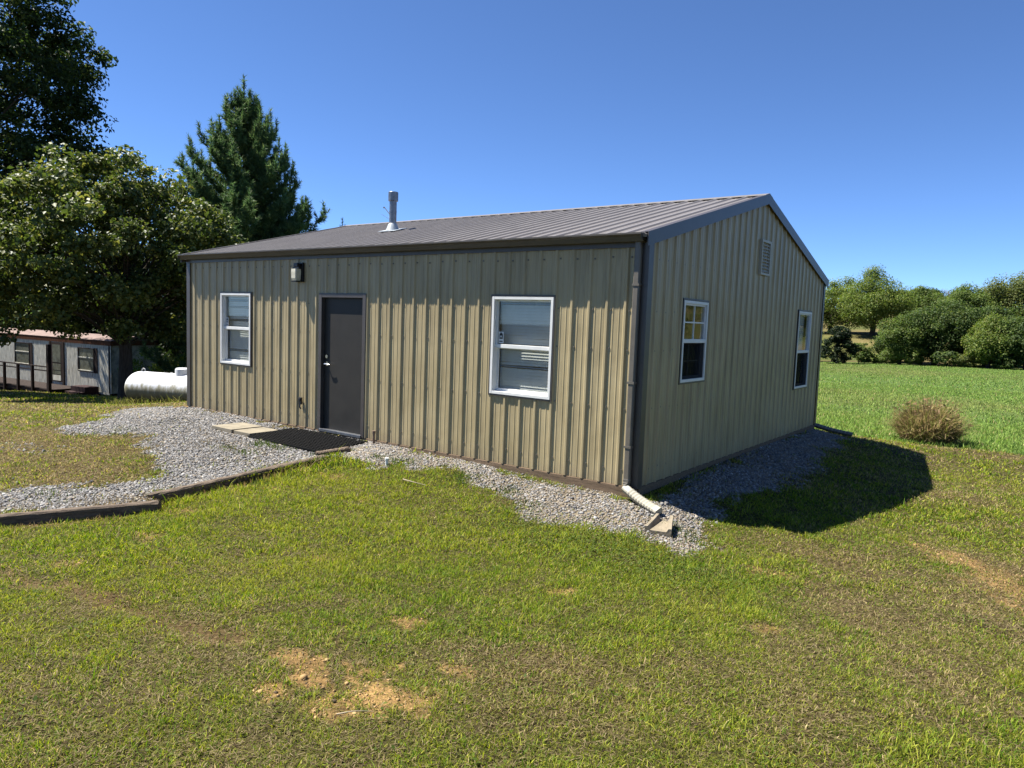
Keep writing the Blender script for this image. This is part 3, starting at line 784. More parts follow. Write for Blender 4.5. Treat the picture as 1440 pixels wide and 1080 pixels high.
# downspouts with flexible extensions
def rect_prof(a, b_):
    c = .012
    return [(-a + c, -b_), (a - c, -b_), (a, -b_ + c), (a, b_ - c), (a - c, b_), (-a + c, b_), (-a, b_ - c), (-a, -b_ + c)]
def downspout(x, y, sy, end, mat, ext_mat):
    mb = MB(); p = rect_prof(.036, .03)
    mb.sweep(p, [((x, y, 2.66), (1, 0, 0), (0, 1, 0)), ((x, y, .09), (1, 0, 0), (0, 1, 0))])
    for z in (2.2, 1.15, .45):
        mb.box(x - .041, x + .041, min(y - sy * .03, y + sy * .036), max(y - sy * .03, y + sy * .036), z - .012, z + .012)
    ds = mb.build('downspout', mat, bld)
    mb = MB(); end = Vector(end); start = Vector((x, y, .10))
    bend = Vector((x + .01, y + sy * .03, -.005))
    d = (end - bend).normalized(); path = []
    side0 = Vector((1, 0, 0)); nsteps = 26
    # elbow
    for i in range(11):
        t = i / 10
        c = start * (1 - t) ** 2 + Vector((x, y, .02)) * 2 * t * (1 - t) + bend * t * t
        dirv = (Vector((0, 0, -1)) * (1 - t) + d * t).normalized()
        s = side0 - dirv * side0.dot(dirv); s.normalize(); u2 = dirv.cross(s)
        k = 1.10 if i % 2 else 1.0
        path.append((c, s * k, u2 * k))
    elbow = MB(); elbow.sweep(rect_prof(.037, .031), path); elbow.build('elbow', mat, ds)
    s = side0 - d * side0.dot(d); s.normalize(); u2 = d.cross(s); path = []
    Lx = (end - bend).length
    for i in range(nsteps + 1):
        t = i / nsteps
        sag = -.018 * math.sin(math.pi * t)
        k = 1.06 if t < .12 or t > .9 else (1.2 if i % 2 else .98)
        path.append((bend + d * (Lx * t - .02) + Vector((0, 0, sag)), s * k * (1 + .12 * t), u2 * k))
    ex = MB(); ex.sweep(rect_prof(.040, .033), path); ex.build('extension_hose', ext_mat, ds)
    return ds
z_e = gz(.43, -.29)
downspout(-.083, -.062, -1, (.43, -.29, z_e + .05), m_spout, m_cream)
downspout(-.083, DEP + .062, 1, (.62, DEP + .42, gz(.62, DEP + .42) + .06), m_spout, m_spout)

# door
mb = MB(); x0, x1, _, zt = DOOR
for a, b_, c, d in ((x0 - .022, x0 + .045, -.0, zt + .02), (x1 - .045, x1 + .022, -.0, zt + .02)):
    mb.box(a, b_, -.028, .10, c, d, .004)
mb.box(x0 + .045, x1 - .045, -.026, .10, zt - .045, zt + .02, .004)
dfr = mb.build('door_frame', m_trim, bld)
mb = MB(); mb.box(x0 + .048, x1 - .048, .032, .075, .03, zt - .048, .003); door = mb.build('door', m_door, bld)
mb = MB(); mb.box(x0 + .03, x1 - .03, -.045, .06, -.012, .028, .004); mb.build('threshold', m_alu, bld)
mb = MB()
hx, hz = x0 + .125, 1.02
mb.tube([(hx, .034, hz), (hx, .022, hz)], .032, 20); mb.tube([(hx, .026, hz), (hx, -.022, hz)], .011, 12)
mb.tube([(hx - .004, -.022, hz), (hx + .05, -.026, hz - .002), (hx + .115, -.018, hz - .008)], [.011, .010, .008], 10)
mb.build('handle', m_chrome, door, smooth=True)
mb = MB(); mb.tube([(hx, .034, hz + .11), (hx, .012, hz + .11)], .026, 18); mb.tube([(hx, .014, hz + .11), (hx, .008, hz + .11)], .012, 12)
mb.build('deadbolt', m_chrome, door, smooth=True)
for z in (.25, 1.02, 1.8):
    mb = MB(); mb.tube([(x1 - .050, .027, z - .045), (x1 - .050, .027, z + .045)], .008, 8); mb.build('hinge', m_trim, door)

# windows
def obox(mb, mp, u0, u1, o0, o1, z0, z1, bev=0., mi=0):
    a = mp(u0, o0, z0); b_ = mp(u1, o1, z1)
    lo = [min(p, q) for p, q in zip(a, b_)]; hi = [max(p, q) for p, q in zip(a, b_)]
    mb.box(lo[0], hi[0], lo[1], hi[1], lo[2], hi[2], bev, mi)

def ring(mb, mp, u0, u1, z0, z1, wd, o0, o1, bot=None, bev=.002):
    bot = wd if bot is None else bot
    obox(mb, mp, u0, u0 + wd, o0, o1, z0, z1, bev); obox(mb, mp, u1 - wd, u1, o0, o1, z0, z1, bev)
    obox(mb, mp, u0 + wd, u1 - wd, o0, o1 - .001, z1 - wd, z1, bev); obox(mb, mp, u0 + wd, u1 - wd, o0, o1 - .001, z0, z0 + bot, bev)

def window(mp, o, rail, label, deep, blind, muntins=False, sticker=False):
    u0, u1, z0, z1 = o
    mb = MB(); ring(mb, mp, u0, u1, z0, z1, .034, -deep, .030)
    win = mb.build('window', m_white, bld); tag(win, label)
    mb = MB(); ring(mb, mp, u0 - .022, u1 + .022, z0 - .022, z1 + .026, .0215, -.01, .026)
    mb.build('window_trim', m_trim, win)
    zr = rail; a, b_ = u0 + .034, u1 - .034
    mb = MB(); ring(mb, mp, a, b_, zr - .005, z1 - .034, .022, -deep + .035, -deep + .060)          # outer, upper sash
    ring(mb, mp, a, b_, z0 + .034, zr - .008, .026, -deep + .005, -deep + .030, .035)                  # inner, lower sash
    obox(mb, mp, a, b_, -deep + .010, -deep + .075, zr - .024, zr + .022, .003)
    if muntins:
        um = (a + b_) / 2; zm = (zr + z1 - .034) / 2
        obox(mb, mp, um - .008, um + .008, -deep + .038, -deep + .056, zr + .022, z1 - .056); obox(mb, mp, a + .022, um - .008, -deep + .038, -deep + .055, zm - .008, zm + .008); obox(mb, mp, um + .008, b_ - .022, -deep + .038, -deep + .055, zm - .008, zm + .008)
        zl = (z0 + zr) / 2
        obox(mb, mp, um - .007, um + .007, -deep - .006, -deep + .004, z0 + .07, zr - .03); obox(mb, mp, a + .026, um - .007, -deep - .006, -deep + .003, zl - .007, zl + .007); obox(mb, mp, um + .007, b_ - .026, -deep - .006, -deep + .003, zl - .007, zl + .007)
    mb.build('sash', m_white, win)
    for za, zb, oo in ((zr + .01, z1 - .05, -deep + .046), (z0 + .06, zr - .02, -deep + .016)):
        mb = MB(); obox(mb, mp, a + .016, b_ - .016, oo - .002, oo + .002, za, zb); mb.build('pane', m_glass, win)
    if blind:
        mb = MB(); z = z0 + .05 if blind == 1 else rail
        kk = 0
        while z < z1 - .05:
            jt = .0 if random.random() > .06 else random.uniform(-.006, .006)
            ti = .74 if not (blind == 1 and random.random() < .07) else .3
            h = .024
            p = [mp(a + .012, -deep - .034 + h * (1 - ti), z - h * ti + jt), mp(b_ - .012, -deep - .034 + h * (1 - ti), z - h * ti - jt), mp(b_ - .012, -deep - .034 - h * (1 - ti), z + h * ti - jt), mp(a + .012, -deep - .034 - h * (1 - ti), z + h * ti + jt)]
            mb.add(p, [(0, 1, 2, 3)]); z += .037; kk += 1
        obox(mb, mp, a + .01, b_ - .01, -deep - .065, -deep - .03, z1 - .06, z1 - .036)
        mb.build('blind', m_blind, win, recalc=False)
    if mp is gable:
        mb = MB(); obox(mb, mp, a + .01, b_ - .01, -deep + .064, -deep + .066, z0 + .036, zr - .02); mb.build('insect_screen', m_screen, win)
    if sticker:
        mb = MB(); su = a + .038; sz = rail + .035; oo = -deep + .0495
        obox(mb, mp, su, su + .075, oo, oo + .002, sz, sz + .14, .0)
        obox(mb, mp, su + .012, su + .063, oo + .002, oo + .003, sz + .052, sz + .11, .0, 1)
        pts = [mp(su + .008, oo + .003, sz + .11), mp(su + .067, oo + .003, sz + .11), mp(su + .0375, oo + .003, sz + .134)]; mb.add(pts, [(0, 1, 2)], 1)
        obox(mb, mp, su + .028, su + .047, oo + .003, oo + .004, sz + .07, sz + .092, .0, 0)
        obox(mb, mp, su + .012, su + .063, oo + .002, oo + .003, sz + .014, sz + .030, .0, 2)
        mb.build('sticker', [m_white, m_black, m_trim], win)
    # dark room just behind the window
    return win
window(front, WF[0], 1.475, 'white window with blinds, left of the door', .085, 1, sticker=True)
window(front, WF[1], 1.455, 'white window with blinds and a small house sticker, right of the door', .085, 1, sticker=True)
window(gable, WG[0], 1.605, 'narrow white window with four small panes in its upper sash', .05, 0, muntins=True)
window(gable, WG[1], 1.415, 'tall white window on the shaded end wall with a dark lower sash', .05, 2)

# gable louvre vent
mb = MB(); u0, u1, z0, z1 = 3.585, 4.005, 2.575, 3.085
ring(mb, gable, u0, u1, z0, z1, .035, .0, .045, .035, .003)
obox(mb, gable, u0 + .03, u1 - .03, .0, .006, z0 + .03, z1 - .03)
for k in range(9):
    z = z0 + .06 + k * .047
    p0 = [gable(u0 + .035, .008, z + .030), gable(u1 - .035, .008, z + .030), gable(u1 - .035, .036, z - .004), gable(u0 + .035, .036, z - .004)]
    p1 = [gable(u0 + .035, .008, z + .025), gable(u1 - .035, .008, z + .025), gable(u1 - .035, .036, z - .009), gable(u0 + .035, .036, z - .009)]
    mb.add(p0 + p1, [(0, 1, 2, 3), (7, 6, 5, 4), (3, 2, 6, 7), (0, 4, 5, 1), (1, 5, 6, 2), (0, 3, 7, 4)])
mb.build('louvre_vent', m_vent, bld)

# wall lamp beside the door
mb = MB(); obox(mb, front, -5.94, -5.785, .004, .045, 2.25, 2.545, .008); obox(mb, front, -5.935, -5.79, .045, .115, 2.445, 2.475, .006); obox(mb, front, -5.91, -5.815, .045, .12, 2.475, 2.53, .008)
obox(mb, front, -5.925, -5.80, .045, .15, 2.245, 2.262, .004)
lamp = mb.build('wall_lamp', m_black, bld)
mb = MB(); p = [(-.058, 0), (.058, 0), (.064, .16), (-.064, .16)]
vsx = []
for zz, k in ((2.265, .82), (2.30, .95), (2.40, 1.0), (2.443, .97)):
    vsx.append((zz, k))
path = [((-5.862, -.105, zz), (1, 0, 0), (0, 1, 0)) for zz, k in vsx]
rp_ = lambda k: rect_prof(.062 * k, .055 * k)
verts = []; 
for (zz, k) in vsx: verts += [(-5.862 + u, -.103 + w, zz) for u, w in rp_(k)]
n8 = 8; fs = [(i * n8 + k, i * n8 + (k + 1) % n8, (i + 1) * n8 + (k + 1) % n8, (i + 1) * n8 + k) for i in range(3) for k in range(n8)] + [tuple(range(8))[::-1], tuple(24 + k for k in range(8))]
mb.add(verts, fs); mb.build('lamp_glass', m_frost, lamp)
# outdoor outlet
mb = MB(); obox(mb, front, -5.85, -5.785, .018, .05, .35, .46, .006); obox(mb, front, -5.84, -5.795, .05, .064, .40, .45, .006); mb.tube([(-5.82, -.04, .36), (-5.815, -.05, .31), (-5.80, -.035, .28)], .012, 8)
mb.build('outlet_box', m_black, bld)

# flue pipe on the roof
fx_, fy_ = -5.82, 1.86; fz = eave(fy_)
mb = MB(); mb.tube([(fx_, fy_, fz - .05), (fx_, fy_, fz + .64)], .062, 24); mb.tube([(fx_, fy_, fz + .33), (fx_, fy_, fz + .345)], .066, 24)
mb.tube([(fx_ - .04, fy_, fz + .26), (fx_ - .20, fy_ - .02, fz + .43)], .007, 6); mb.tube([(fx_ - .20, fy_ - .02, fz + .43), (fx_ - .215, fy_ - .02, fz + .415)], .013, 6)
mb.tube([(fx_ - .05, fy_, fz + .2), (fx_ - .26, fy_ - .03, fz + .31)], .003, 5)
flue = mb.build('flue_pipe', m_alu, roof, smooth=True)
mb = MB(); mb.tube([(fx_, fy_, fz + .515), (fx_, fy_, fz + .52), (fx_, fy_, fz + .67), (fx_, fy_, fz + .675)], [.07, .085, .085, .08], 24); mb.build('flue_cap', m_alu, flue, smooth=True)
mb = MB(); mb.tube([(fx_, fy_, fz + .005), (fx_, fy_, fz + .05), (fx_, fy_, fz + .12), (fx_, fy_, fz + .14)], [.125, .105, .078, .066], 24)
mb.box(-.20, .20, -.17, .17, -.004, .004, 0, 0, Matrix.Translation((fx_, fy_, fz + .028)) @ Matrix.Rotation(math.atan(SL), 4, 'X'))
mb.build('flue_boot', m_lead, flue, smooth=True)

# ---------------------------------------------------------------- things on the ground round the building
m_timber = surface('weathered_timber', (.20, .155, .115), rough=.9, spec=.15, var=.22, scale=4, stretch=(14, 2, 14), bump=.7, bscale=22, dark=(.06, .045, .036))
def timber(name, label, p0, p1, w, h, top0, top1, seed):
    p0 = Vector(p0); p1 = Vector(p1); Lt = (p1 - p0).length; n = 28; r_ = random.Random(seed)
    o = thing(name, label, 'timber', (p0.x, p0.y, top0 - h), math.atan2(-(p1.x - p0.x), p1.y - p0.y), 'old landscape timbers edging the gravel')
    mb = MB(); path = []
    c = .014; pr = [(-w / 2 + c, -h), (w / 2 - c, -h), (w / 2, -h + c), (w / 2, -c), (w / 2 - c, 0), (0, .003), (-w / 2 + c, 0), (-w / 2, -c), (-w / 2, -h + c)]
    vs = []
    for i in range(n + 1):
        t = i / n
        for u, z in pr:
            k = .007 if 0 < i < n else .016
            vs.append((u + r_.uniform(-k, k) * .6, Lt * t + (r_.uniform(-.03, .03) if i in (0, n) else 0), h + z + (top1 - top0) * t + r_.uniform(-k, k) * .6))
    m_ = len(pr); fs = [(i * m_ + k, i * m_ + (k + 1) % m_, (i + 1) * m_ + (k + 1) % m_, (i + 1) * m_ + k) for i in range(n) for k in range(m_)]
    fs += [tuple(range(m_))[::-1], tuple(n * m_ + k for k in range(m_))]
    mb.add(vs, fs); mb.build('beam', m_timber, o, local=True)
    return o
timber('landscape_timber', 'brown split landscape timber running from the black mat along the gravel edge', (-3.97, -3.30), (-4.02, -.98), .10, .17, -.185, -.075, 1)
timber('landscape_timber', 'grey weathered timber half buried in dry grass at the near end of the gravel', (-4.86, -5.75), (-3.70, -3.34), .09, .14, -.235, -.205, 2)
timber('landscape_timber', 'short broken timber offcut at the corner of the black mat', (-4.17, -1.02), (-4.02, -.60), .10, .07, -.055, -.015, 3)

m_slab = surface('tan_concrete', (.32, .28, .205), rough=.9, spec=.2, var=.14, scale=6, bump=.3, bscale=60)
for i, (x0, x1, lab) in enumerate(((-6.92, -6.37, 'tan concrete paver lying in the gravel, the one farther from the black mat'), (-6.345, -5.93, 'tan concrete paver lying in the gravel, partly touching the black mat'))):
    zz = gz((x0 + x1) / 2, -.6)
    mb = MB(); mb.box(x0, x1, -.87 + .02 * i, -.33, zz - .03, zz + .034 - .004 * i, .006)
    tag(mb.build('paver', m_slab), lab, 'paver', 'tan pavers beside the door mat')

m_rubber = surface('black_rubber', (.008, .008, .008), rough=.8, spec=.15, var=.3, scale=20)
mat = thing('door_mat', 'large black rubber grid mat on the ground before the dark door', 'mat', (-5.04, -.52, 0))
mb = MB(); X0, X1, Y0, Y1 = -5.90, -4.18, -.90, -.10
zm = lambda x, y: -.035 + .055 * (y + .12)
px_, py_ = .058, .066
Y = Y0
while Y <= Y1 + 1e-6:
    mb.box(X0, X1, Y - .007, Y + .007, zm(0, Y) - .010, zm(0, Y) + .018); Y += py_
X = X0
while X <= X1 + 1e-6:
    a = [(X - .006, Y0, zm(0, Y0) - .008), (X + .006, Y0, zm(0, Y0) - .008), (X + .006, Y1, zm(0, Y1) - .008), (X - .006, Y1, zm(0, Y1) - .008)]
    mb.add(a + [(p[0], p[1], p[2] + .024) for p in a], [(4, 5, 6, 7), (0, 1, 5, 4), (1, 2, 6, 5), (2, 3, 7, 6), (3, 0, 4, 7)]); X += px_
mb.build('grid', m_rubber, mat)
mb = MB()
mb.add([(X0, Y0, zm(0, Y0) - .012), (X1, Y0, zm(0, Y0) - .012), (X1, Y1, zm(0, Y1) - .012), (X0, Y1, zm(0, Y1) - .012)], [(0, 1, 2, 3)])
for k in range(26):
    xx = X0 + .30 + k * .052
    mb.box(xx, xx + .014, Y0 - .004, Y0 + .008, zm(0, Y0) - .045, zm(0, Y0) - .010)
mb.build('backing', m_rubber, mat)

m_splash = surface('old_concrete', (.33, .28, .20), rough=.9, spec=.15, var=.2, scale=9, bump=.5, bscale=35)
sb = thing('splash_block', 'broken tan concrete splash block below the cream downspout hose', 'splash block', (.53, -.40, gz(.53, -.40)), R(14))
mb = MB(); w0, w1, Ls = .085, .13, .33
pts = []
for t, w, hh in ((0, w0, .10), (.5, .105, .085), (1, w1, .07)):
    y = -Ls * t; zz = -.02 * t
    pts += [(-w, y, -.05), (-w, y, hh + zz), (-w + .028, y, hh + zz), (-w + .05, y, .035 + zz), (w - .05, y, .035 + zz), (w - .028, y, hh + zz), (w, y, hh + zz), (w, y, -.05)]
fs = [(i * 8 + k, i * 8 + (k + 1) % 8, (i + 1) * 8 + (k + 1) % 8, (i + 1) * 8 + k) for i in range(2) for k in range(8)] + [tuple(range(8))[::-1], tuple(16 + k for k in range(8))]
mb.add(pts, fs); mb.build('block', m_splash, sb, local=True)

m_rust = surface('rusty_pipe', (.20, .13, .085), rough=.7, var=.25, scale=30)
z_ = gz(-4.08, -.075)
mb = MB(); mb.tube([(-4.08, -.085, z_ - .1), (-4.08, -.085, z_ + .17)], .016, 12); mb.tube([(-4.08, -.085, z_ + .15), (-4.08, -.085, z_ + .19)], .024, 12)
tag(mb.build('pipe_stub', m_rust, smooth=True), 'short rusty pipe standing in the gravel right of the door', 'pipe')
z_ = gz(-3.06, -.80)
mb = MB(); mb.tube([(-3.06, -.80, z_ - .05), (-3.055, -.80, z_ + .085)], .02, 14); mb.tube([(-3.055, -.80, z_ + .075), (-3.055, -.80, z_ + .10)], .026, 14)
tag(mb.build('marker_peg', m_white, smooth=True), 'small white plastic peg at the edge of the gravel strip', 'peg')
m_twig = surface('bare_twig', (.42, .34, .22), rough=.8, var=.2, scale=30)
def twig(label, x, y, a, l, r_):
    mb = MB(); pts = []
    for i in range(7):
        t = i / 6; xx = x + math.cos(a + .5 * t) * l * t; yy = y + math.sin(a + .5 * t) * l * t
        pts.append((xx, yy, gz(xx, yy) + .045 + .02 * math.sin(3 * t)))
    mb.tube(pts, [r_ * (1 - .6 * i / 6) for i in range(7)], 6)
    tag(mb.build('twig', m_twig, smooth=True), label, 'twig', 'dry twigs on the grass')
twig('pale curved twig lying on the grass before the front wall', -2.38, -1.18, -.5, .36, .008)
twig('thin grey twig lying beside the bare dirt patch', 1.0, -4.95, .35, .16, .004)

# dry bush at the edge of the field
bx, by = 1.52, 11.05; bz = gz(bx, by)
bush = thing('dry_bush', 'dry straw coloured bush at the edge of the green field', 'bush', (bx, by, bz))
n = 4200
a_ = rng.uniform(0, 2 * math.pi, n); rr = .55 * np.sqrt(rng.random(n)); lean = rng.uniform(.05, .75, n) * (.4 + rr / .55)
Xb, Yb = bx + .95 * rr * np.cos(a_), by + rr * np.sin(a_)
hb = rng.uniform(.35, 1.0, n) ** 1.0 * (1 + .25 * (rng.random(n) < .08)) * (1.02 - .35 * (rr / .55) ** 2)
ph = a_ + rng.normal(0, .8, n)
sg = 4; Vs = []
ts = np.linspace(0, 1, sg + 1)
S = np.stack([-np.sin(ph + rng.normal(0, .8, n)), np.cos(ph), np.zeros(n)], 1) * (rng.uniform(.005, .013, n))[:, None]
rows_ = []
for t in ts:
    ang_ = lean * (t * 1.35)
    out_ = np.sin(ang_) * hb * t; z_ = np.cos(ang_ * .95) * hb * t
    c_ = np.stack([Xb + np.cos(ph) * out_ - bx, Yb + np.sin(ph) * out_ - by, z_ + rng.normal(0, .012, n)], 1)
    k = 1 - .75 * t
    rows_.append(np.stack([c_ - S * k, c_ + S * k], 1))
Vb = np.stack(rows_, 1).reshape(n, -1, 3)
fq = np.array([[2 * i, 2 * i + 1, 2 * i + 3, 2 * i + 2] for i in range(sg)])
lo = (np.arange(n)[:, None, None] * (2 * sg + 2) + fq[None]).ravel()
pick = rng.random(n); cb = lerp((.34, .23, .13), (.58, .47, .24), rng.random(n)); m_ = pick < .38; cb[m_] = lerp((.12, .16, .035), (.24, .26, .07), rng.random(n))[m_]; m_ = pick > .88; cb[m_] = (.15, .09, .06)
raw_mesh('stalks', Vb.reshape(-1, 3), lo, np.arange(n * sg) * 4, np.full(n * sg, 4), np.repeat(cb, 2 * sg + 2, axis=0), m_blade, bush)
# a haze of seed heads / small leaves over the stalks
n = 1900; u = rng.normal(size=(n, 3)); u /= np.linalg.norm(u, axis=1)[:, None]; rad_ = rng.uniform(.35, 1.12, n)[:, None] * (.8 + .4 * rng.random(n))[:, None]
P = u * rad_ * np.array([.62, .56, .48]) + np.array([0, 0, .46]); P = P[P[:, 2] > .02]; n = len(P)
d = rng.normal(size=(n, 3)) * .035; e = rng.normal(size=(n, 3)) * .014
Vv = np.stack([P - d, P + e, P + d, P - e], 1).reshape(-1, 3); lo, st, to = quads(n)
cb = lerp((.38, .25, .15), (.30, .31, .09), rng.random(n))
raw_mesh('seed_heads', Vv, lo, st, to, np.repeat(cb, 4, axis=0), m_blade, bush)

# ---------------------------------------------------------------- propane tank
def tank_mat():
    m, nt, out = new_mat('stained_white_tank'); L = nt.links
    b = N(nt, 'BsdfPrincipled'); L.new(b.outputs[0], out.inputs[0]); b.inputs['Roughness'].default_value = .65; b.inputs['Specular IOR Level'].default_value = .25
    tc = N(nt, 'TexCoord'); mp = N(nt, 'Mapping'); mp.inputs['Scale'].default_value = (4.2, 4.2, 1.8); L.new(tc.outputs['Object'], mp.inputs[0])
    n1 = N(nt, 'TexNoise'); n1.inputs['Scale'].default_value = 1.6; n1.inputs['Detail'].default_value = 7; n1.inputs['Roughness'].default_value = .7; L.new(mp.outputs[0], n1.inputs['Vector'])
    sx = N(nt, 'SeparateXYZ'); L.new(tc.outputs['Object'], sx.inputs[0])
    ad = N(nt, 'Math', operation='MULTIPLY_ADD'); ad.inputs[1].default_value = .62; L.new(n1.outputs['Fac'], ad.inputs[0]); 
    ng = N(nt, 'Math', operation='MULTIPLY'); ng.inputs[1].default_value = -1; L.new(sx.outputs['Z'], ng.inputs[0]); L.new(ng.outputs[0], ad.inputs[2])
    rp = ramp(nt, [(.14, (.52, .53, .54, 1)), (.24, (.27, .26, .20, 1)), (.33, (.15, .135, .08, 1)), (.6, (.085, .072, .036, 1))])
    L.new(ad.outputs[0], rp.inputs[0]); L.new(rp.outputs[0], b.inputs['Base Color'])
    return m
m_tank = tank_mat()
tc_ = Vector((-16.4, 2.4, 0)); td = Vector((1.76, .60, 0)).normalized()
cen = tc_ + td * 1.72; zc = -.395
tank = thing('propane_tank', 'long white propane tank with stained belly, behind the left corner of the metal building', 'propane tank', (cen.x, cen.y, zc), math.atan2(td.y, td.x))
mb = MB(); r0 = .45; hl = 1.72; pts = []; rr = []
for i in range(9):
    t = i / 8 * math.pi / 2; pts.append((-hl + .36 - .36 * math.cos(t), 0, 0)); rr.append(max(.01, r0 * math.sin(t)))
for i in range(9):
    t = math.pi / 2 * (1 - i / 8); pts.append((hl - .36 + .36 * math.cos(t), 0, 0)); rr.append(max(.01, r0 * math.sin(t)))
mb.tube(pts, rr, 40); mb.build('vessel', m_tank, tank, smooth=True, local=True)
mb = MB(); mb.tube([(.02, 0, .42), (.02, 0, .50), (.02, 0, .58), (.02, 0, .61), (.02, 0, .62)], [.19, .19, .185, .15, .02], 28); mb.build('valve_dome', m_tank, tank, smooth=True, local=True)
m_tfit = surface('tank_fitting', (.66, .66, .64), rough=.4, var=.06)
for sx in (-1.28, 1.28):
    mb = MB(); ring_ = [(sx + .055 * math.cos(k / 14 * 2 * math.pi), 0, .475 + .055 * math.sin(k / 14 * 2 * math.pi)) for k in range(15)]
    mb.tube(ring_, .014, 8); mb.build('lifting_lug', m_tfit, tank, smooth=True, local=True)
mb = MB(); mb.tube([(-.35, 0, .43), (-.35, 0, .47)], .035, 12); mb.build('fill_valve', m_tfit, tank, smooth=True, local=True)
for sx in (-1.0, 1.0):
    mb = MB(); mb.box(sx - .07, sx + .07, -.3, .3, -.62, -.40, .01); mb.build('foot', m_splash, tank, local=True)

# ---------------------------------------------------------------- old trailer house
m_side = surface('weathered_white_siding', (.88, .84, .70), rough=.75, spec=.25, var=.22, scale=3, stretch=(7, 1, .8), dark=(.20, .19, .15))
m_rroof = surface('rusty_pink_roof', (.30, .215, .185), rough=.8, spec=.2, var=.2, scale=3)
m_rfascia = surface('rusty_fascia', (.24, .105, .055), rough=.8, spec=.2, var=.3, scale=5, stretch=(3, 1, 1))
m_brown = surface('dark_brown_wood', (.045, .030, .024), rough=.85, spec=.15, var=.25, scale=6)
m_pane = surface('dusty_window_glass', (.16, .165, .13), rough=.2, spec=.6, var=.3, scale=4)
tr = thing('trailer_house', 'old weathered white trailer house with rusty roof edge, beyond the maple', 'trailer house', (-33.04, 9.3, -2.62), R(7.0))
mb = MB(); TL = 15.0; TD = 2.45
us_ = []; u = -TL
while u < 0: us_ += [(u, 0), (u + .075, 0), (u + .085, .008), (u + .112, .008)]; u += .12
us_.append((0, 0))
mb.add([(u_, -o_, z) for u_, o_ in us_ for z in (.12, 2.52)], [(2 * i, 2 * i + 2, 2 * i + 3, 2 * i + 1) for i in range(len(us_) - 1)])
mb.add([(0, 0, .12), (0, TD, .12), (-TL, TD, .12), (-TL, 0, .12), (0, 0, 2.52), (0, TD, 2.52), (-TL, TD, 2.52), (-TL, 0, 2.52)], [(0, 1, 5, 4), (1, 2, 6, 5), (2, 3, 7, 6), (3, 2, 1, 0)])
tw = mb.build('wall', m_side, tr, local=True, recalc=False)
mb = MB(); mb.box(-TL - .02, .02, .05, TD - .05, -.9, .12); mb.build('skirting', m_brown, tr, local=True)
mb = MB(); mb.box(-3.8, .0, -.03, -.016, .06, .15, .004); mb.build('sill_trim', m_side, tr, local=True)
mb = MB()
y0_, yp, y1_ = -.06, TD / 2, TD + .14
mb.add([(-TL - .15, y0_, 2.72), (.15, y0_, 2.72), (.15, yp, 2.93), (-TL - .15, yp, 2.93), (-TL - .15, y1_, 2.72), (.15, y1_, 2.72), (-TL - .15, y0_, 2.70), (.15, y0_, 2.70), (.15, y1_, 2.70), (-TL - .15, y1_, 2.70)],
       [(0, 1, 2, 3), (3, 2, 5, 4), (6, 7, 1, 0), (9, 4, 5, 8), (1, 7, 8, 5, 2), (0, 3, 4, 9, 6), (6, 9, 8, 7)])
mb.build('roof', m_rroof, tr, local=True)
mb = MB(); u = -TL - .1; pf = []
while u < .1: pf += [(u, 0), (u + .03, 0), (u + .036, .016), (u + .066, .016)]; u += .072
pf.append((.1, 0))
mb.add([(u_, -.028 - o_, z) for u_, o_ in pf for z in (2.47, 2.70)], [(2 * i, 2 * i + 2, 2 * i + 3, 2 * i + 1) for i in range(len(pf) - 1)])
mb.box(-TL - .1, .1, -.022, -.0155, 2.47, 2.698); mb.box(.03, .1, -.02, TD, 2.48, 2.698)
mb.build('fascia', m_rfascia, tr, local=True, recalc=False)
mb = MB(); mb.box(-.05, .02, -.03, .03, .1, 2.48); mb.build('corner_trim', m_brown, tr, local=True)
def tr_window(x0, x1, z0, z1):
    mb = MB(); L_ = lambda u, o, z: (u, -o, z)
    ring(mb, L_, x0, x1, z0, z1, .05, .016, .055); obox(mb, L_, x1 + .0, x1 + .26, .016, .04, z0 - .02, z1 + .02)
    w = mb.build('window', m_brown, tr, local=True)
    mb = MB(); obox(mb, L_, x0 + .05, x1 - .05, .016, .022, z0 + .05, z1 - .05); mb.build('pane', m_pane, w, local=True)
    mb = MB(); zm_ = z0 + (z1 - z0) * .60; obox(mb, L_, x0 + .05, x1 - .05, .022, .045, zm_ - .025, zm_ + .02); mb.build('rail', m_side, w, local=True); mb = MB(); obox(mb, L_, x0 + .05, x1 - .05, .022, .06, z0 + .05, z0 + .09); mb.build('rail', m_side, w, local=True)
tr_window(-2.64, -1.25, 1.08, 2.28); tr_window(-8.70, -7.20, 1.08, 2.28); tr_window(-12.9, -11.5, 1.08, 2.28)
mb = MB(); mb.box(-5.24, -5.1, -.06, -.016, .12, 2.46); mb.box(-4.05, -3.90, -.06, -.016, .12, 2.46); mb.box(-5.1, -4.05, -.045, -.016, .40, 2.44)
dr = mb.build('door', m_brown, tr, local=True)
for z0_, z1_, mt in ((1.40, 2.32, m_pane), (1.0, 1.33, m_pane), (.78, .96, m_pane), (.46, .74, m_side)):
    mb = MB(); mb.box(-4.95, -4.2, -.052, -.045, z0_, z1_); mb.build('door_panel', mt, dr, local=True)
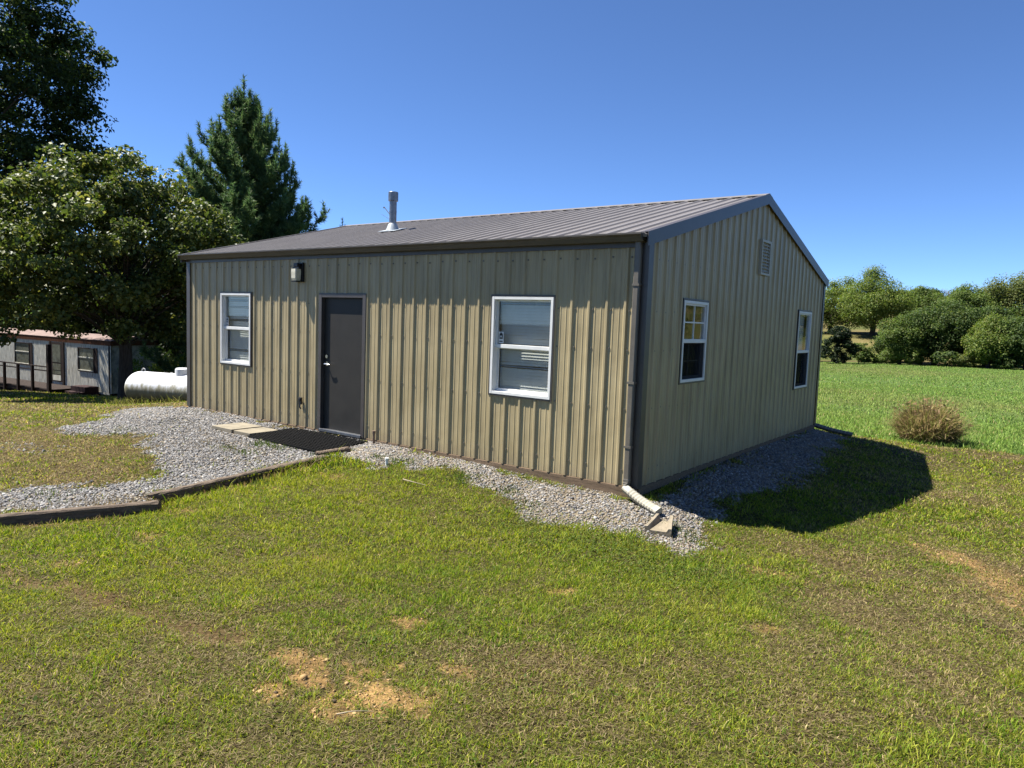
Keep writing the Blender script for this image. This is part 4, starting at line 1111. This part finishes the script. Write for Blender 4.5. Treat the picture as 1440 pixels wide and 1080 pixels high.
# porch and steps before it
pch = thing('porch_deck', 'dark brown wooden porch with railing along the old trailer house', 'porch', (-33.04, 9.3, -2.62), R(7.0))
mb = MB()
for k in range(11): mb.box(-11.5, -2.2, -1.62 + k * .145, -1.62 + k * .145 + .135, .22, .26)
mb.box(-11.5, -2.2, -1.60, -1.56, .06, .218); mb.build('deck_boards', m_brown, pch, local=True)
for x in (-11.2, -9.6, -7.9, -6.3, -5.0, -3.65):
    mb = MB(); mb.box(x - .06, x + .06, -1.74, -1.63, -.9, 1.38, .006); mb.build('post', m_brown, pch, local=True)
mb = MB(); mb.box(-2.27, -2.08, -1.76, -1.62, -.9, 2.46, .006); mb.build('post', m_brown, pch, local=True)
for z in (1.14, 1.33):
    mb = MB(); mb.box(-11.4, -2.27, -1.70, -1.66, z, z + .06, .004); mb.build('rail', m_brown, pch, local=True)
m_step = surface('brown_steps', (.055, .030, .030), rough=.85, spec=.15, var=.2, scale=6)
stp = thing('porch_steps', 'dark reddish brown wooden steps under the trailer house door', 'steps', (-33.04, 9.3, -2.62), R(7.0))
for k, z in enumerate((.42, .18, -.06)):
    mb = MB(); mb.box(-2.05, -.85, -.75 - .28 * k, -.47 - .28 * k + (.4 if k == 0 else 0), -.95, z, .006); mb.build('step', m_step, stp, local=True)

# low grey board wall behind the tank
m_gwall = surface('grey_boards', (.21, .21, .20), rough=.85, spec=.2, var=.15, scale=4, stretch=(5, 5, 1))
fw = thing('board_fence', 'low grey board fence behind the white propane tank', 'fence', (-24.5, 7.25, 0))
mb = MB(); a0 = Vector((-25.4, 7.2, 0)); a1 = Vector((-19.5, 7.75, 0)); dd = (a1 - a0); nb_ = 24
for k in range(nb_):
    p = a0 + dd * (k / nb_); q_ = a0 + dd * ((k + .96) / nb_)
    zt_ = -.80 + .03 * (k - 4) * .3 + random.uniform(-.01, .01); zb_ = gz(p.x, p.y) - .1
    mb.add([(p.x, p.y, zb_), (q_.x, q_.y, zb_), (q_.x, q_.y, zt_), (p.x, p.y, zt_), (p.x, p.y + .025, zb_), (q_.x, q_.y + .025, zb_), (q_.x, q_.y + .025, zt_), (p.x, p.y + .025, zt_)],
           [(0, 1, 2, 3), (5, 4, 7, 6), (3, 2, 6, 7), (0, 3, 7, 4), (1, 5, 6, 2)])
mb.build('boards', m_gwall, fw)
for k in range(0, nb_ + 1, 8):
    p = a0 + dd * (k / nb_); mb = MB(); mb.box(p.x - .05, p.x + .05, p.y + .028, p.y + .12, gz(p.x, p.y) - .3, -.74 + .03 * (k - 4) * .3, .005); mb.build('post', m_gwall, fw)
# ---------------------------------------------------------------- trees
m_bark = surface('bark', (.085, .068, .052), rough=.95, spec=.1, var=.3, scale=9, stretch=(3, 3, .6), bump=.8, bscale=18)
m_leaf_gloss = attr_surface('glossy_leaves', rough=.55, spec=.38, transl=.32)
m_leaf = attr_surface('leaves', rough=.6, spec=.25, transl=.42)
m_needle = attr_surface('needles', rough=.6, spec=.25, transl=.3)

def leaf_mesh(name, P, size, cols, mat, parent, aspect=.62, upward=.55, outward=None, fold=.22):
    """one folded leaf (two triangles' worth of quads) at every point of P"""
    n = len(P)
    nrm = rng.normal(size=(n, 3)); nrm /= np.linalg.norm(nrm, axis=1)[:, None]
    nrm = nrm * (1 - upward) + np.array([0, 0, 1.]) * upward
    if outward is not None: nrm = nrm + outward * .5
    nrm /= np.linalg.norm(nrm, axis=1)[:, None]
    t = rng.normal(size=(n, 3)); t -= nrm * (t * nrm).sum(1)[:, None]; t /= np.linalg.norm(t, axis=1)[:, None]
    b_ = np.cross(nrm, t)
    s = (size * rng.uniform(.6, 1.35, n))[:, None]
    w = s * aspect * .5
    A = P - t * s * .5; D = P + t * s * .5 - nrm * s * .12
    Lf = P + b_ * w + nrm * s * fold * .5 - t * s * .05; Rt = P - b_ * w + nrm * s * fold * .5 - t * s * .05
    V = np.stack([A, Lf, D, Rt], 1).reshape(-1, 3)
    lo = (np.arange(n)[:, None] * 4 + np.array([[0, 2, 1, 0, 3, 2]])).ravel()
    st = np.arange(2 * n) * 3; to = np.full(2 * n, 3)
    return raw_mesh(name, V, lo, st, to, np.repeat(cols, 4, axis=0), mat, parent)

def leaf_cols(n, a, b_, hi=None, phi=.12):
    c = lerp(a, b_, rng.random(n))
    if hi is not None:
        m = rng.random(n) < phi; c[m] = np.asarray(hi) * rng.uniform(.8, 1.15, m.sum())[:, None]
    return c

def broad_tree(name, label, base, blobs, n_clump, per, clump_r, leaf, cols, mat, trunk_r, group=None, limb_seg=6, flat=.62, upward=.5, aspect=.62, limbs=True, trunk_top=None, inner=.35):
    """trunk with limbs to leaf clumps spread through ellipsoid blobs (centre offset, radii)"""
    base = Vector(base)
    t = thing(name, label, 'tree', base, 0, group)
    vol = np.array([b_[1][0] * b_[1][1] * b_[1][2] for b_ in blobs]) ** .62; vol = vol / vol.sum()
    cen = []
    for k in range(n_clump):
        c, r = blobs[rng.choice(len(blobs), p=vol)]
        d = rng.normal(size=3); d /= np.linalg.norm(d)
        q_ = inner + (1 - inner) * rng.random() ** .45
        cen.append(np.array(c) + d * np.array(r) * q_)
    cen = np.array(cen); 
    zmin = min(b_[0][2] - b_[1][2] for b_ in blobs)
    mb = MB()
    top = trunk_top if trunk_top else float(np.mean([b_[0][2] for b_ in blobs])) + .4 * max(b_[1][2] for b_ in blobs)
    lx, ly = np.mean([b_[0][0] for b_ in blobs]) * .5, np.mean([b_[0][1] for b_ in blobs]) * .5
    tr_ = []; rr_ = []
    for i in range(9):
        f = i / 8; tr_.append((lx * f * f + .12 * math.sin(3 * f + base.x), ly * f * f + .12 * math.sin(2.3 * f + base.y), -.4 + (top + .4) * f)); rr_.append(trunk_r * ((1.25 if i == 0 else 1) * (1 - .8 * f) + .02))
    mb.tube(tr_, rr_, 12)
    if limbs:
        for c in cen[::max(1, int(len(cen) / 70))]:
            f = np.clip((c[2] * .62) / max(top, .1), .34, .92)
            i = f * 8; i0_ = min(7, int(i)); fr = i - i0_
            p0 = Vector(tr_[i0_]).lerp(Vector(tr_[i0_ + 1]), fr); p1 = Vector(c)
            mid = p0.lerp(p1, .5) + Vector((random.uniform(-.3, .3), random.uniform(-.3, .3), .12 * (p1 - p0).length)) * .6
            rl = trunk_r * .24 * (1 - .5 * f)
            mb.tube([p0, p0.lerp(mid, .55), mid, mid.lerp(p1, .55) , p1], [rl, rl * .8, rl * .6, rl * .4, rl * .15], limb_seg, cap=False)
    mb.build('trunk', m_bark, t, smooth=True, local=True, recalc=False)
    P = []; O = []; CC = []
    for c in cen:
        m_ = int(per * rng.uniform(.6, 1.4)); r = clump_r * rng.uniform(.65, 1.35)
        d = rng.normal(size=(m_, 3)); d /= np.linalg.norm(d, axis=1)[:, None]
        q_ = rng.random(m_)[:, None] ** .38
        P.append(c + d * q_ * np.array([r, r, r * flat])); O.append(d)
        cc = leaf_cols(m_, *cols); CC.append(cc * rng.uniform(.82, 1.18))
    P = np.concatenate(P); O = np.concatenate(O); CC = np.concatenate(CC)
    # keep leaves above the ground
    ok = P[:, 2] > .15
    P, O, CC = P[ok], O[ok], CC[ok]
    leaf_mesh('crown', P, leaf, CC, mat, t, aspect, upward, O)
    return t

def pine(name, label, base, height, spread, n_br, cols, group=None, z0=.08, trunk_r=.2, needle=.13, tuft_step=.22, npt=22):
    base = Vector(base); t = thing(name, label, 'pine tree', base, 0, group)
    mb = MB(); mb.tube([(0, 0, -.4), (.05, 0, height * .4), (0, .05, height * .8), (0, 0, height * .985)], [trunk_r, trunk_r * .7, trunk_r * .28, .02], 10)
    tp = []; td_ = []
    for k in range(n_br):
        f = z0 + (1 - z0) * (k / n_br) ** .9
        if rng.random() < .12: continue
        az = k * 2.4 + rng.uniform(-.5, .5)
        Lb = spread * (1 - f) ** .80 * rng.uniform(.66, 1.14) + .16
        h0 = height * f * .97
        rise = rng.uniform(.25, .55) if f > .35 else rng.uniform(.0, .3)
        dirh = np.array([math.cos(az), math.sin(az), 0])
        pts = []
        for i in range(6):
            s_ = i / 5; pts.append(np.array([0, 0, h0]) + dirh * Lb * s_ + np.array([0, 0, Lb * (rise * s_ + .38 * s_ ** 2.6 - .12 * s_)]))
        mb.tube([tuple(p) for p in pts], [.045 * (1 - .8 * i / 5) * (Lb / spread * .8 + .3) for i in range(6)], 5, cap=False)
        nt_ = max(3, int(Lb / tuft_step))
        for i in range(nt_):
            s_ = .22 + .78 * (i + rng.random()) / nt_
            j = min(4, int(s_ * 5)); p = pts[j] + (pts[j + 1] - pts[j]) * (s_ * 5 - j) if s_ < 1 else pts[5]
            dv = pts[min(5, j + 1)] - pts[j]; dv = dv / np.linalg.norm(dv)
            tp.append(p); td_.append(dv)
            for q_ in range(3):       # side twigs
                sd = rng.normal(size=3); sd[2] = abs(sd[2]) * .8; sd /= np.linalg.norm(sd)
                w = dv * .55 + sd * .75; w /= np.linalg.norm(w); ll = Lb * .20 * rng.uniform(.3, 1.1) * (1.15 - s_ * .6) + .05
                for e in range(2 if ll > .25 else 1):
                    tp.append(p + w * ll * (1 - .45 * e)); td_.append(w * .7 + np.array([0, 0, .3]))
        for e in range(4): tp.append(pts[5] + np.array([0, 0, .16 * e])); td_.append(np.array([0, 0, 1.]) * .9 + dirh * .3)
    for e in range(16): tp.append(np.array([0, 0, height * (.92 + .0085 * e)])); td_.append(np.array([0, 0, 1.]))
    mb.build('trunk', m_bark, t, smooth=True, local=True, recalc=False)
    tp = np.array(tp); td_ = np.array(td_); n = len(tp)
    P = np.repeat(tp, npt, 0); D = np.repeat(td_, npt, 0)
    r_ = rng.normal(size=P.shape); r_ /= np.linalg.norm(r_, axis=1)[:, None]
    d = D * .75 + r_ * .75; d /= np.linalg.norm(d, axis=1)[:, None]
    P = P + D * rng.uniform(-.5, .5, (len(P), 1)) * needle
    Ln = needle * rng.uniform(.7, 1.25, (len(P), 1))
    sd = np.cross(d, rng.normal(size=P.shape)); sd /= np.linalg.norm(sd, axis=1)[:, None]
    w = needle * .085
    V = np.stack([P - sd * w, P + sd * w, P + d * Ln], 1).reshape(-1, 3)
    lo, st, to = quads(len(P), 3)
    tone = np.repeat(rng.uniform(.75, 1.25, n), npt)[:, None]
    C = leaf_cols(len(P), *cols) * tone
    raw_mesh('crown', V, lo, st, to, np.repeat(C, 3, 0), m_needle, t)
    return t

# --- the near trees on the left
bB = (-21.6, 4.85, gz(-21.6, 4.85))
broad_tree('maple_tree', 'glossy dark green maple with a black trunk, between the trailer house and the metal building', bB,
    [((-.2, -.9, 5.0), (4.0, 3.9, 3.1)), ((.1, 1.0, 4.9), (2.5, 2.3, 2.6)), ((-.3, -2.7, 4.2), (2.7, 2.6, 2.3)), ((.1, -.6, 6.9), (2.3, 2.4, 1.4)), ((0, 2.0, 3.4), (1.6, 1.6, 1.6))],
    330, 200, .60, .14, ((.060, .098, .020), (.115, .150, .032), (.25, .26, .06), .18), m_leaf_gloss, .26, upward=.35, aspect=.75, inner=.3)
bA = (-34.5, 2.6, gz(-34.5, 2.6))
broad_tree('oak_tree', 'tall dark broad-leaved tree rising out of the top left corner', bA,
    [((.6, .6, 13.0), (5.8, 5.2, 7.5)), ((1.5, 3.7, 12.4), (2.8, 2.8, 2.4)), ((1.3, 4.4, 15.6), (2.2, 2.5, 1.9)), ((.8, 5.4, 9.4), (3.2, 3.2, 2.4)), ((0, -2, 9), (4.5, 4.5, 4)), ((.3, 1.2, 8.0), (5.4, 5.2, 3.6)), ((.5, 1.7, 18.6), (3.4, 3.2, 2.8))],
    720, 130, .80, .20, ((.030, .055, .014), (.055, .085, .02), (.15, .18, .045), .12), m_leaf, .5, upward=.4, inner=.2)
bC = (-26.8, 12.5, gz(-26.8, 12.5))
pine('white_pine', 'dark green white pine with upright plumes, behind the roof of the metal building', bC, 11.6 - bC[2], 5.0, 280, ((.075, .150, .055), (.135, .215, .080), (.24, .32, .12), .2), z0=.06, trunk_r=.24, needle=.22, tuft_step=.2, npt=20)
# darker background trees that close the view between the maple and the building
for k, (nm, lab, x, y, blobs, nc, lr, cols) in enumerate([
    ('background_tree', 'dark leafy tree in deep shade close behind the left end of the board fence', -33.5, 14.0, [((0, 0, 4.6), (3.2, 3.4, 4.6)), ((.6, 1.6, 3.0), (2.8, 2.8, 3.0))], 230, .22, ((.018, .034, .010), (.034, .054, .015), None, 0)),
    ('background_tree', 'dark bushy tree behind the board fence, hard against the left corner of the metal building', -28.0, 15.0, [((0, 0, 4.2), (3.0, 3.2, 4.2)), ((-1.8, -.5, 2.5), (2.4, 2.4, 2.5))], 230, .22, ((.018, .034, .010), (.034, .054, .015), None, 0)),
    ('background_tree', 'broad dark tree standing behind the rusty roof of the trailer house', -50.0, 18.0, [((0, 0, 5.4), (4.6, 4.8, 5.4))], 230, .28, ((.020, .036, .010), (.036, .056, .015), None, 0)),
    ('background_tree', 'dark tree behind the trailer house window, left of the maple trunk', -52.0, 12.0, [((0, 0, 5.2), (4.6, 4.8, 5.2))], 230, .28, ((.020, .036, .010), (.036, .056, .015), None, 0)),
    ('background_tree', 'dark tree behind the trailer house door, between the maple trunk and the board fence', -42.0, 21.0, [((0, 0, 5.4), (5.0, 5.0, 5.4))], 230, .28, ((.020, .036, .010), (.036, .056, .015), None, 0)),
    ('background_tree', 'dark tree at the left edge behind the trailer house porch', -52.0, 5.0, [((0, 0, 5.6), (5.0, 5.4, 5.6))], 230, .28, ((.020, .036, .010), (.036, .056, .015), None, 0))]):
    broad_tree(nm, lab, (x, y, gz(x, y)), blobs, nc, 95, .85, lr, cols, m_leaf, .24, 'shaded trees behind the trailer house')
xg, yg = -29.2, 9.9
broad_tree('sapling_thicket', 'yellow green sapling coloured as if sunlit, behind the board fence, right of the maple trunk', (xg, yg, gz(xg, yg)), [((0, 0, 1.35), (1.5, 1.7, .85)), ((.9, 1.5, 1.2), (1.2, 1.2, .8))], 46, 150, .42, .13, ((.15, .24, .035), (.27, .36, .06), (.38, .42, .09), .2), m_leaf, .06, aspect=.3, upward=.25)  # leaf colours lightened to stand in for sunlight; the oak keeps it in shade
for x, y, h, lab in ((-50.2, 37.9, 14.4, 'small far conifer tip showing just over the roof, right of the white pine'), (-53.5, 36.0, 12.9, 'lower far conifer whose tip meets the roof beside the white pine')):
    z_ = gz(x, y); pine('far_conifer', lab, (x, y, z_), h - z_ - 4.4, 2.4, 80, ((.022, .05, .018), (.045, .08, .03), None, 0), 'far conifers behind the roof', npt=16, needle=.2, tuft_step=.35)

# --- the tree line beyond the field and on the hill
YG = ((.100, .168, .030), (.178, .232, .046), (.28, .31, .08), .18)
DG = ((.055, .102, .026), (.100, .150, .036), (.18, .22, .055), .14)
MG = ((.078, .135, .028), (.138, .195, .042), (.23, .27, .07), .16)
OL = ((.098, .138, .036), (.168, .200, .055), (.26, .28, .085), .18)
def far_tree(label, x, y, w, h, cols, n=130, name='field_edge_tree', low=.06, lean=0., leaf=.22, clump=None):
    z_ = gz(x, y); r = w / 2
    hh = h * (1 - low) / 2; zc_ = h * low + hh
    blobs = [((0, 0, zc_ * .95), (r * .80, r * .80, hh * .85))]
    for k in range(6):
        a_ = k * 1.05 + random.uniform(-.4, .4); q_ = random.uniform(.4, .72); zz = random.uniform(-.45, .62)
        blobs.append(((r * q_ * math.cos(a_), r * q_ * math.sin(a_), zc_ + hh * zz), (r * random.uniform(.3, .5), r * random.uniform(.3, .5), hh * random.uniform(.25, .42))))
    blobs.append(((r * random.uniform(-.25, .25), 0, zc_ + hh * .68), (r * .36, r * .36, hh * .34)))
    return broad_tree(name, label, (x, y, z_), blobs, n, 130, clump or (.16 * r + .42), leaf, cols, m_leaf, .05 * r + .12, 'trees along the far edge of the field', limb_seg=4, flat=.75, upward=.45, trunk_top=h * .75, inner=.45)
far_tree('wide yellow green tree on the brown hillside, its dark trunk standing in shade', -19.3, 121, 13.0, 10.2, YG, 300, low=.10, leaf=.25)
far_tree('yellow green tree touching the right edge of the metal building, behind the dark cedar', -26.5, 125, 11.5, 9.0, YG, 230, low=.04, leaf=.25)
far_tree('rounded tree on the hillside just right of the wide yellow green tree', -14.4, 131, 8.5, 7.6, MG, 170, low=.05, leaf=.25)
far_tree('bright green tree at the field edge, right of the bare brown slope', -10.2, 87, 4.6, 5.6, MG, 150, leaf=.19)
far_tree('big dark green tree in the middle of the tree line', -6.9, 89.5, 7.2, 7.6, DG, 270, leaf=.19)
far_tree('dark tree in the middle of the tree line, right of the biggest dark one', -4.0, 92.0, 5.0, 6.9, DG, 170, leaf=.19)
far_tree('tall olive green tree rising behind the middle of the tree line', -4.6, 101.5, 7.0, 9.6, MG, 210, leaf=.22)
far_tree('tallest pale olive tree at the right of the tree line', .2, 106, 10.5, 10.6, OL, 300, leaf=.23)
far_tree('low spreading yellow green tree in front at the right of the tree line', -1.4, 86.5, 5.6, 5.5, YG, 210, leaf=.19)
far_tree('dark low tree at the right edge of the picture, under the tallest olive tree', 1.7, 86.5, 4.8, 5.6, DG, 170, leaf=.19)
far_tree('yellow green tree past the dark low tree at the right end of the line', 5.8, 90, 6.0, 8.0, MG, 150, leaf=.21)
far_tree('olive tree at the far right end of the tree line', 11.0, 96, 8.0, 9.5, OL, 150, leaf=.23)
far_tree('green tree of the field edge, hidden behind the end wall from the front', -23.5, 90, 7.0, 7.0, MG, 150, leaf=.21)
for x, y, w, h, c, lab in ((-8.6, 92.5, 5.0, 6.6, MG, 'mid green tree squeezed between the bright green tree and the big dark one'), (-2.2, 95, 6.0, 7.6, DG, 'dark tree filling the gap behind the low spreading yellow green tree'), (3.6, 95, 6.5, 8.2, MG, 'mid green tree behind the dark low tree at the right edge'), (-11.6, 96, 5.5, 5.0, DG, 'low dark tree behind the bright green field edge tree')):
    far_tree(lab, x, y, w, h, c, 190, low=.0)
for x, y, w, h, c, lab in ((17.5, 93, 8, 8.5, MG, 'rounded green tree of the field edge, first beyond the right end of the line'), (25, 95, 9, 10, DG, 'dark green tree of the field edge, second beyond the right end of the line'), (33.5, 92, 8.5, 9, MG, 'green tree of the field edge, third beyond the right end of the line'), (42, 95, 9, 10.5, YG, 'yellow green tree of the field edge, fourth beyond the right end of the line')):
    far_tree(lab, x, y, w, h, c, 120)
for x, y, w, h, c, lab in ((-22.6, 190, 8.5, 5.6, DG, 'dark tree on the hilltop, left of the bare dead tree'), (-19.2, 193, 6.5, 5.2, DG, 'small dark tree on the hilltop skyline, next to the bare dead tree'), (-12.4, 192, 6, 4.4, DG, 'small dark tree on the hilltop skyline, right of the bare dead tree'), (-28.0, 186, 9, 5.5, MG, 'green tree on the hilltop partly behind the wide yellow green tree')):
    far_tree(lab, x, y, w, h, c, 120, name='hilltop_tree', leaf=.32, low=.02)
# dark cedar by the corner of the building, and scrub along the field edge
x, y = -16.1, 83.0; z_ = gz(x, y)
broad_tree('cedar_bush', 'dark green dense cedar at the field edge beside the metal building', (x, y, z_), [((0, 0, 1.7), (2.0, 2.0, 1.75)), ((.2, 0, 3.2), (1.25, 1.25, 1.2))], 120, 70, .42, .22, ((.018, .034, .013), (.032, .052, .020), None, 0), m_leaf, .16, upward=.2)
for x, y, w, h, c, lab in ((-14.3, 86.5, 2.4, 2.6, MG, 'light green shrub leaning against the dark cedar'), (-13.1, 88.0, 3.0, 1.2, YG, 'low yellow green scrub at the foot of the brown slope'), (-11.7, 87.5, 2.2, 1.5, MG, 'low green scrub left of the bright green field edge tree'), (-8.6, 86.4, 2.6, 2.1, YG, 'low bright scrub in front of the big dark green tree'), (-3.6, 86.6, 2.6, 1.6, OL, 'low olive scrub under the low spreading tree'), (-5.6, 86.2, 2.4, 1.8, DG, 'dark low scrub at the foot of the big dark green tree'), (.2, 85.4, 2.6, 1.5, DG, 'dark low scrub between the two low trees at the right')):
    z_ = gz(x, y)
    broad_tree('field_edge_shrub', lab, (x, y, z_), [((0, 0, h * .5), (w / 2, w / 2, h * .5))], 40, 55, .38, .22, c, m_leaf, .05, 'scrub along the field edge', limb_seg=4)
# bare dead tree on the skyline
x, y = -15.5, 192; z_ = gz(x, y)
dt = thing('dead_tree', 'bare grey dead tree with fine twigs on the hilltop skyline', 'tree', (x, y, z_))
mb = MB(); mb.tube([(0, 0, -.3), (.1, 0, 2.2), (0, .1, 3.6)], [.22, .16, .08], 8); mb.build('trunk', m_bark, dt, smooth=True, local=True)
mb = MB(); m_grey = surface('dead_wood', (.24, .21, .18), rough=.9, var=.15)
for k in range(80):
    a_ = random.uniform(0, 6.28); h0 = random.uniform(1.2, 3.6); l = random.uniform(1.2, 2.9)
    p = Vector((0, 0, h0)); d = Vector((math.cos(a_) * .85, math.sin(a_) * .85, random.uniform(.35, 1.0))).normalized()
    q1 = p + d * l * .5; q2 = q1 + (d + Vector((random.uniform(-.4, .4), random.uniform(-.4, .4), .1))) * l * .5
    mb.tube([p, q1, q2], [.06, .04, .02], 4, cap=False)
    for e in range(3):
        s_ = q1.lerp(q2, random.random()); mb.tube([s_, s_ + Vector((random.uniform(-.6, .6), random.uniform(-.6, .6), random.uniform(.1, .7)))], [.03, .015], 4, cap=False)
mb.build('branches', m_grey, dt, local=True)

# far woods closing the horizon to the left and behind the building
nw = 260; az = rng.uniform(R(98), R(196), nw); rw = rng.uniform(125, 165, nw)
cxw = 3 + rw * np.cos(az); cyw = -7 + rw * np.sin(az); hw = rng.uniform(4.5, 9.5, nw); keepw = ~((cxw > -34) & (cyw > 80)); cxw, cyw, hw = cxw[keepw], cyw[keepw], hw[keepw]
czw = ground_z(cxw, cyw); k_ = 230; nn = len(cxw)
d = rng.normal(size=(nn * k_, 3)); d /= np.linalg.norm(d, axis=1)[:, None]
Cw = np.repeat(np.stack([cxw, cyw, czw + hw * .5], 1), k_, 0); hr = np.repeat(hw, k_)
Pw = Cw + d * (rng.random(nn * k_) ** .35)[:, None] * np.stack([hr * .55, hr * .55, hr * .52], 1)
tw_ = np.repeat(rng.uniform(.75, 1.25, nn), k_)[:, None]
wl = leaf_mesh('far_woods', Pw, .8, leaf_cols(len(Pw), *DG) * tw_, m_leaf, None, .75, .4, d)
tag(wl, 'dark green far woods along the horizon behind the trailer house and the building', 'woods', kind='stuff')
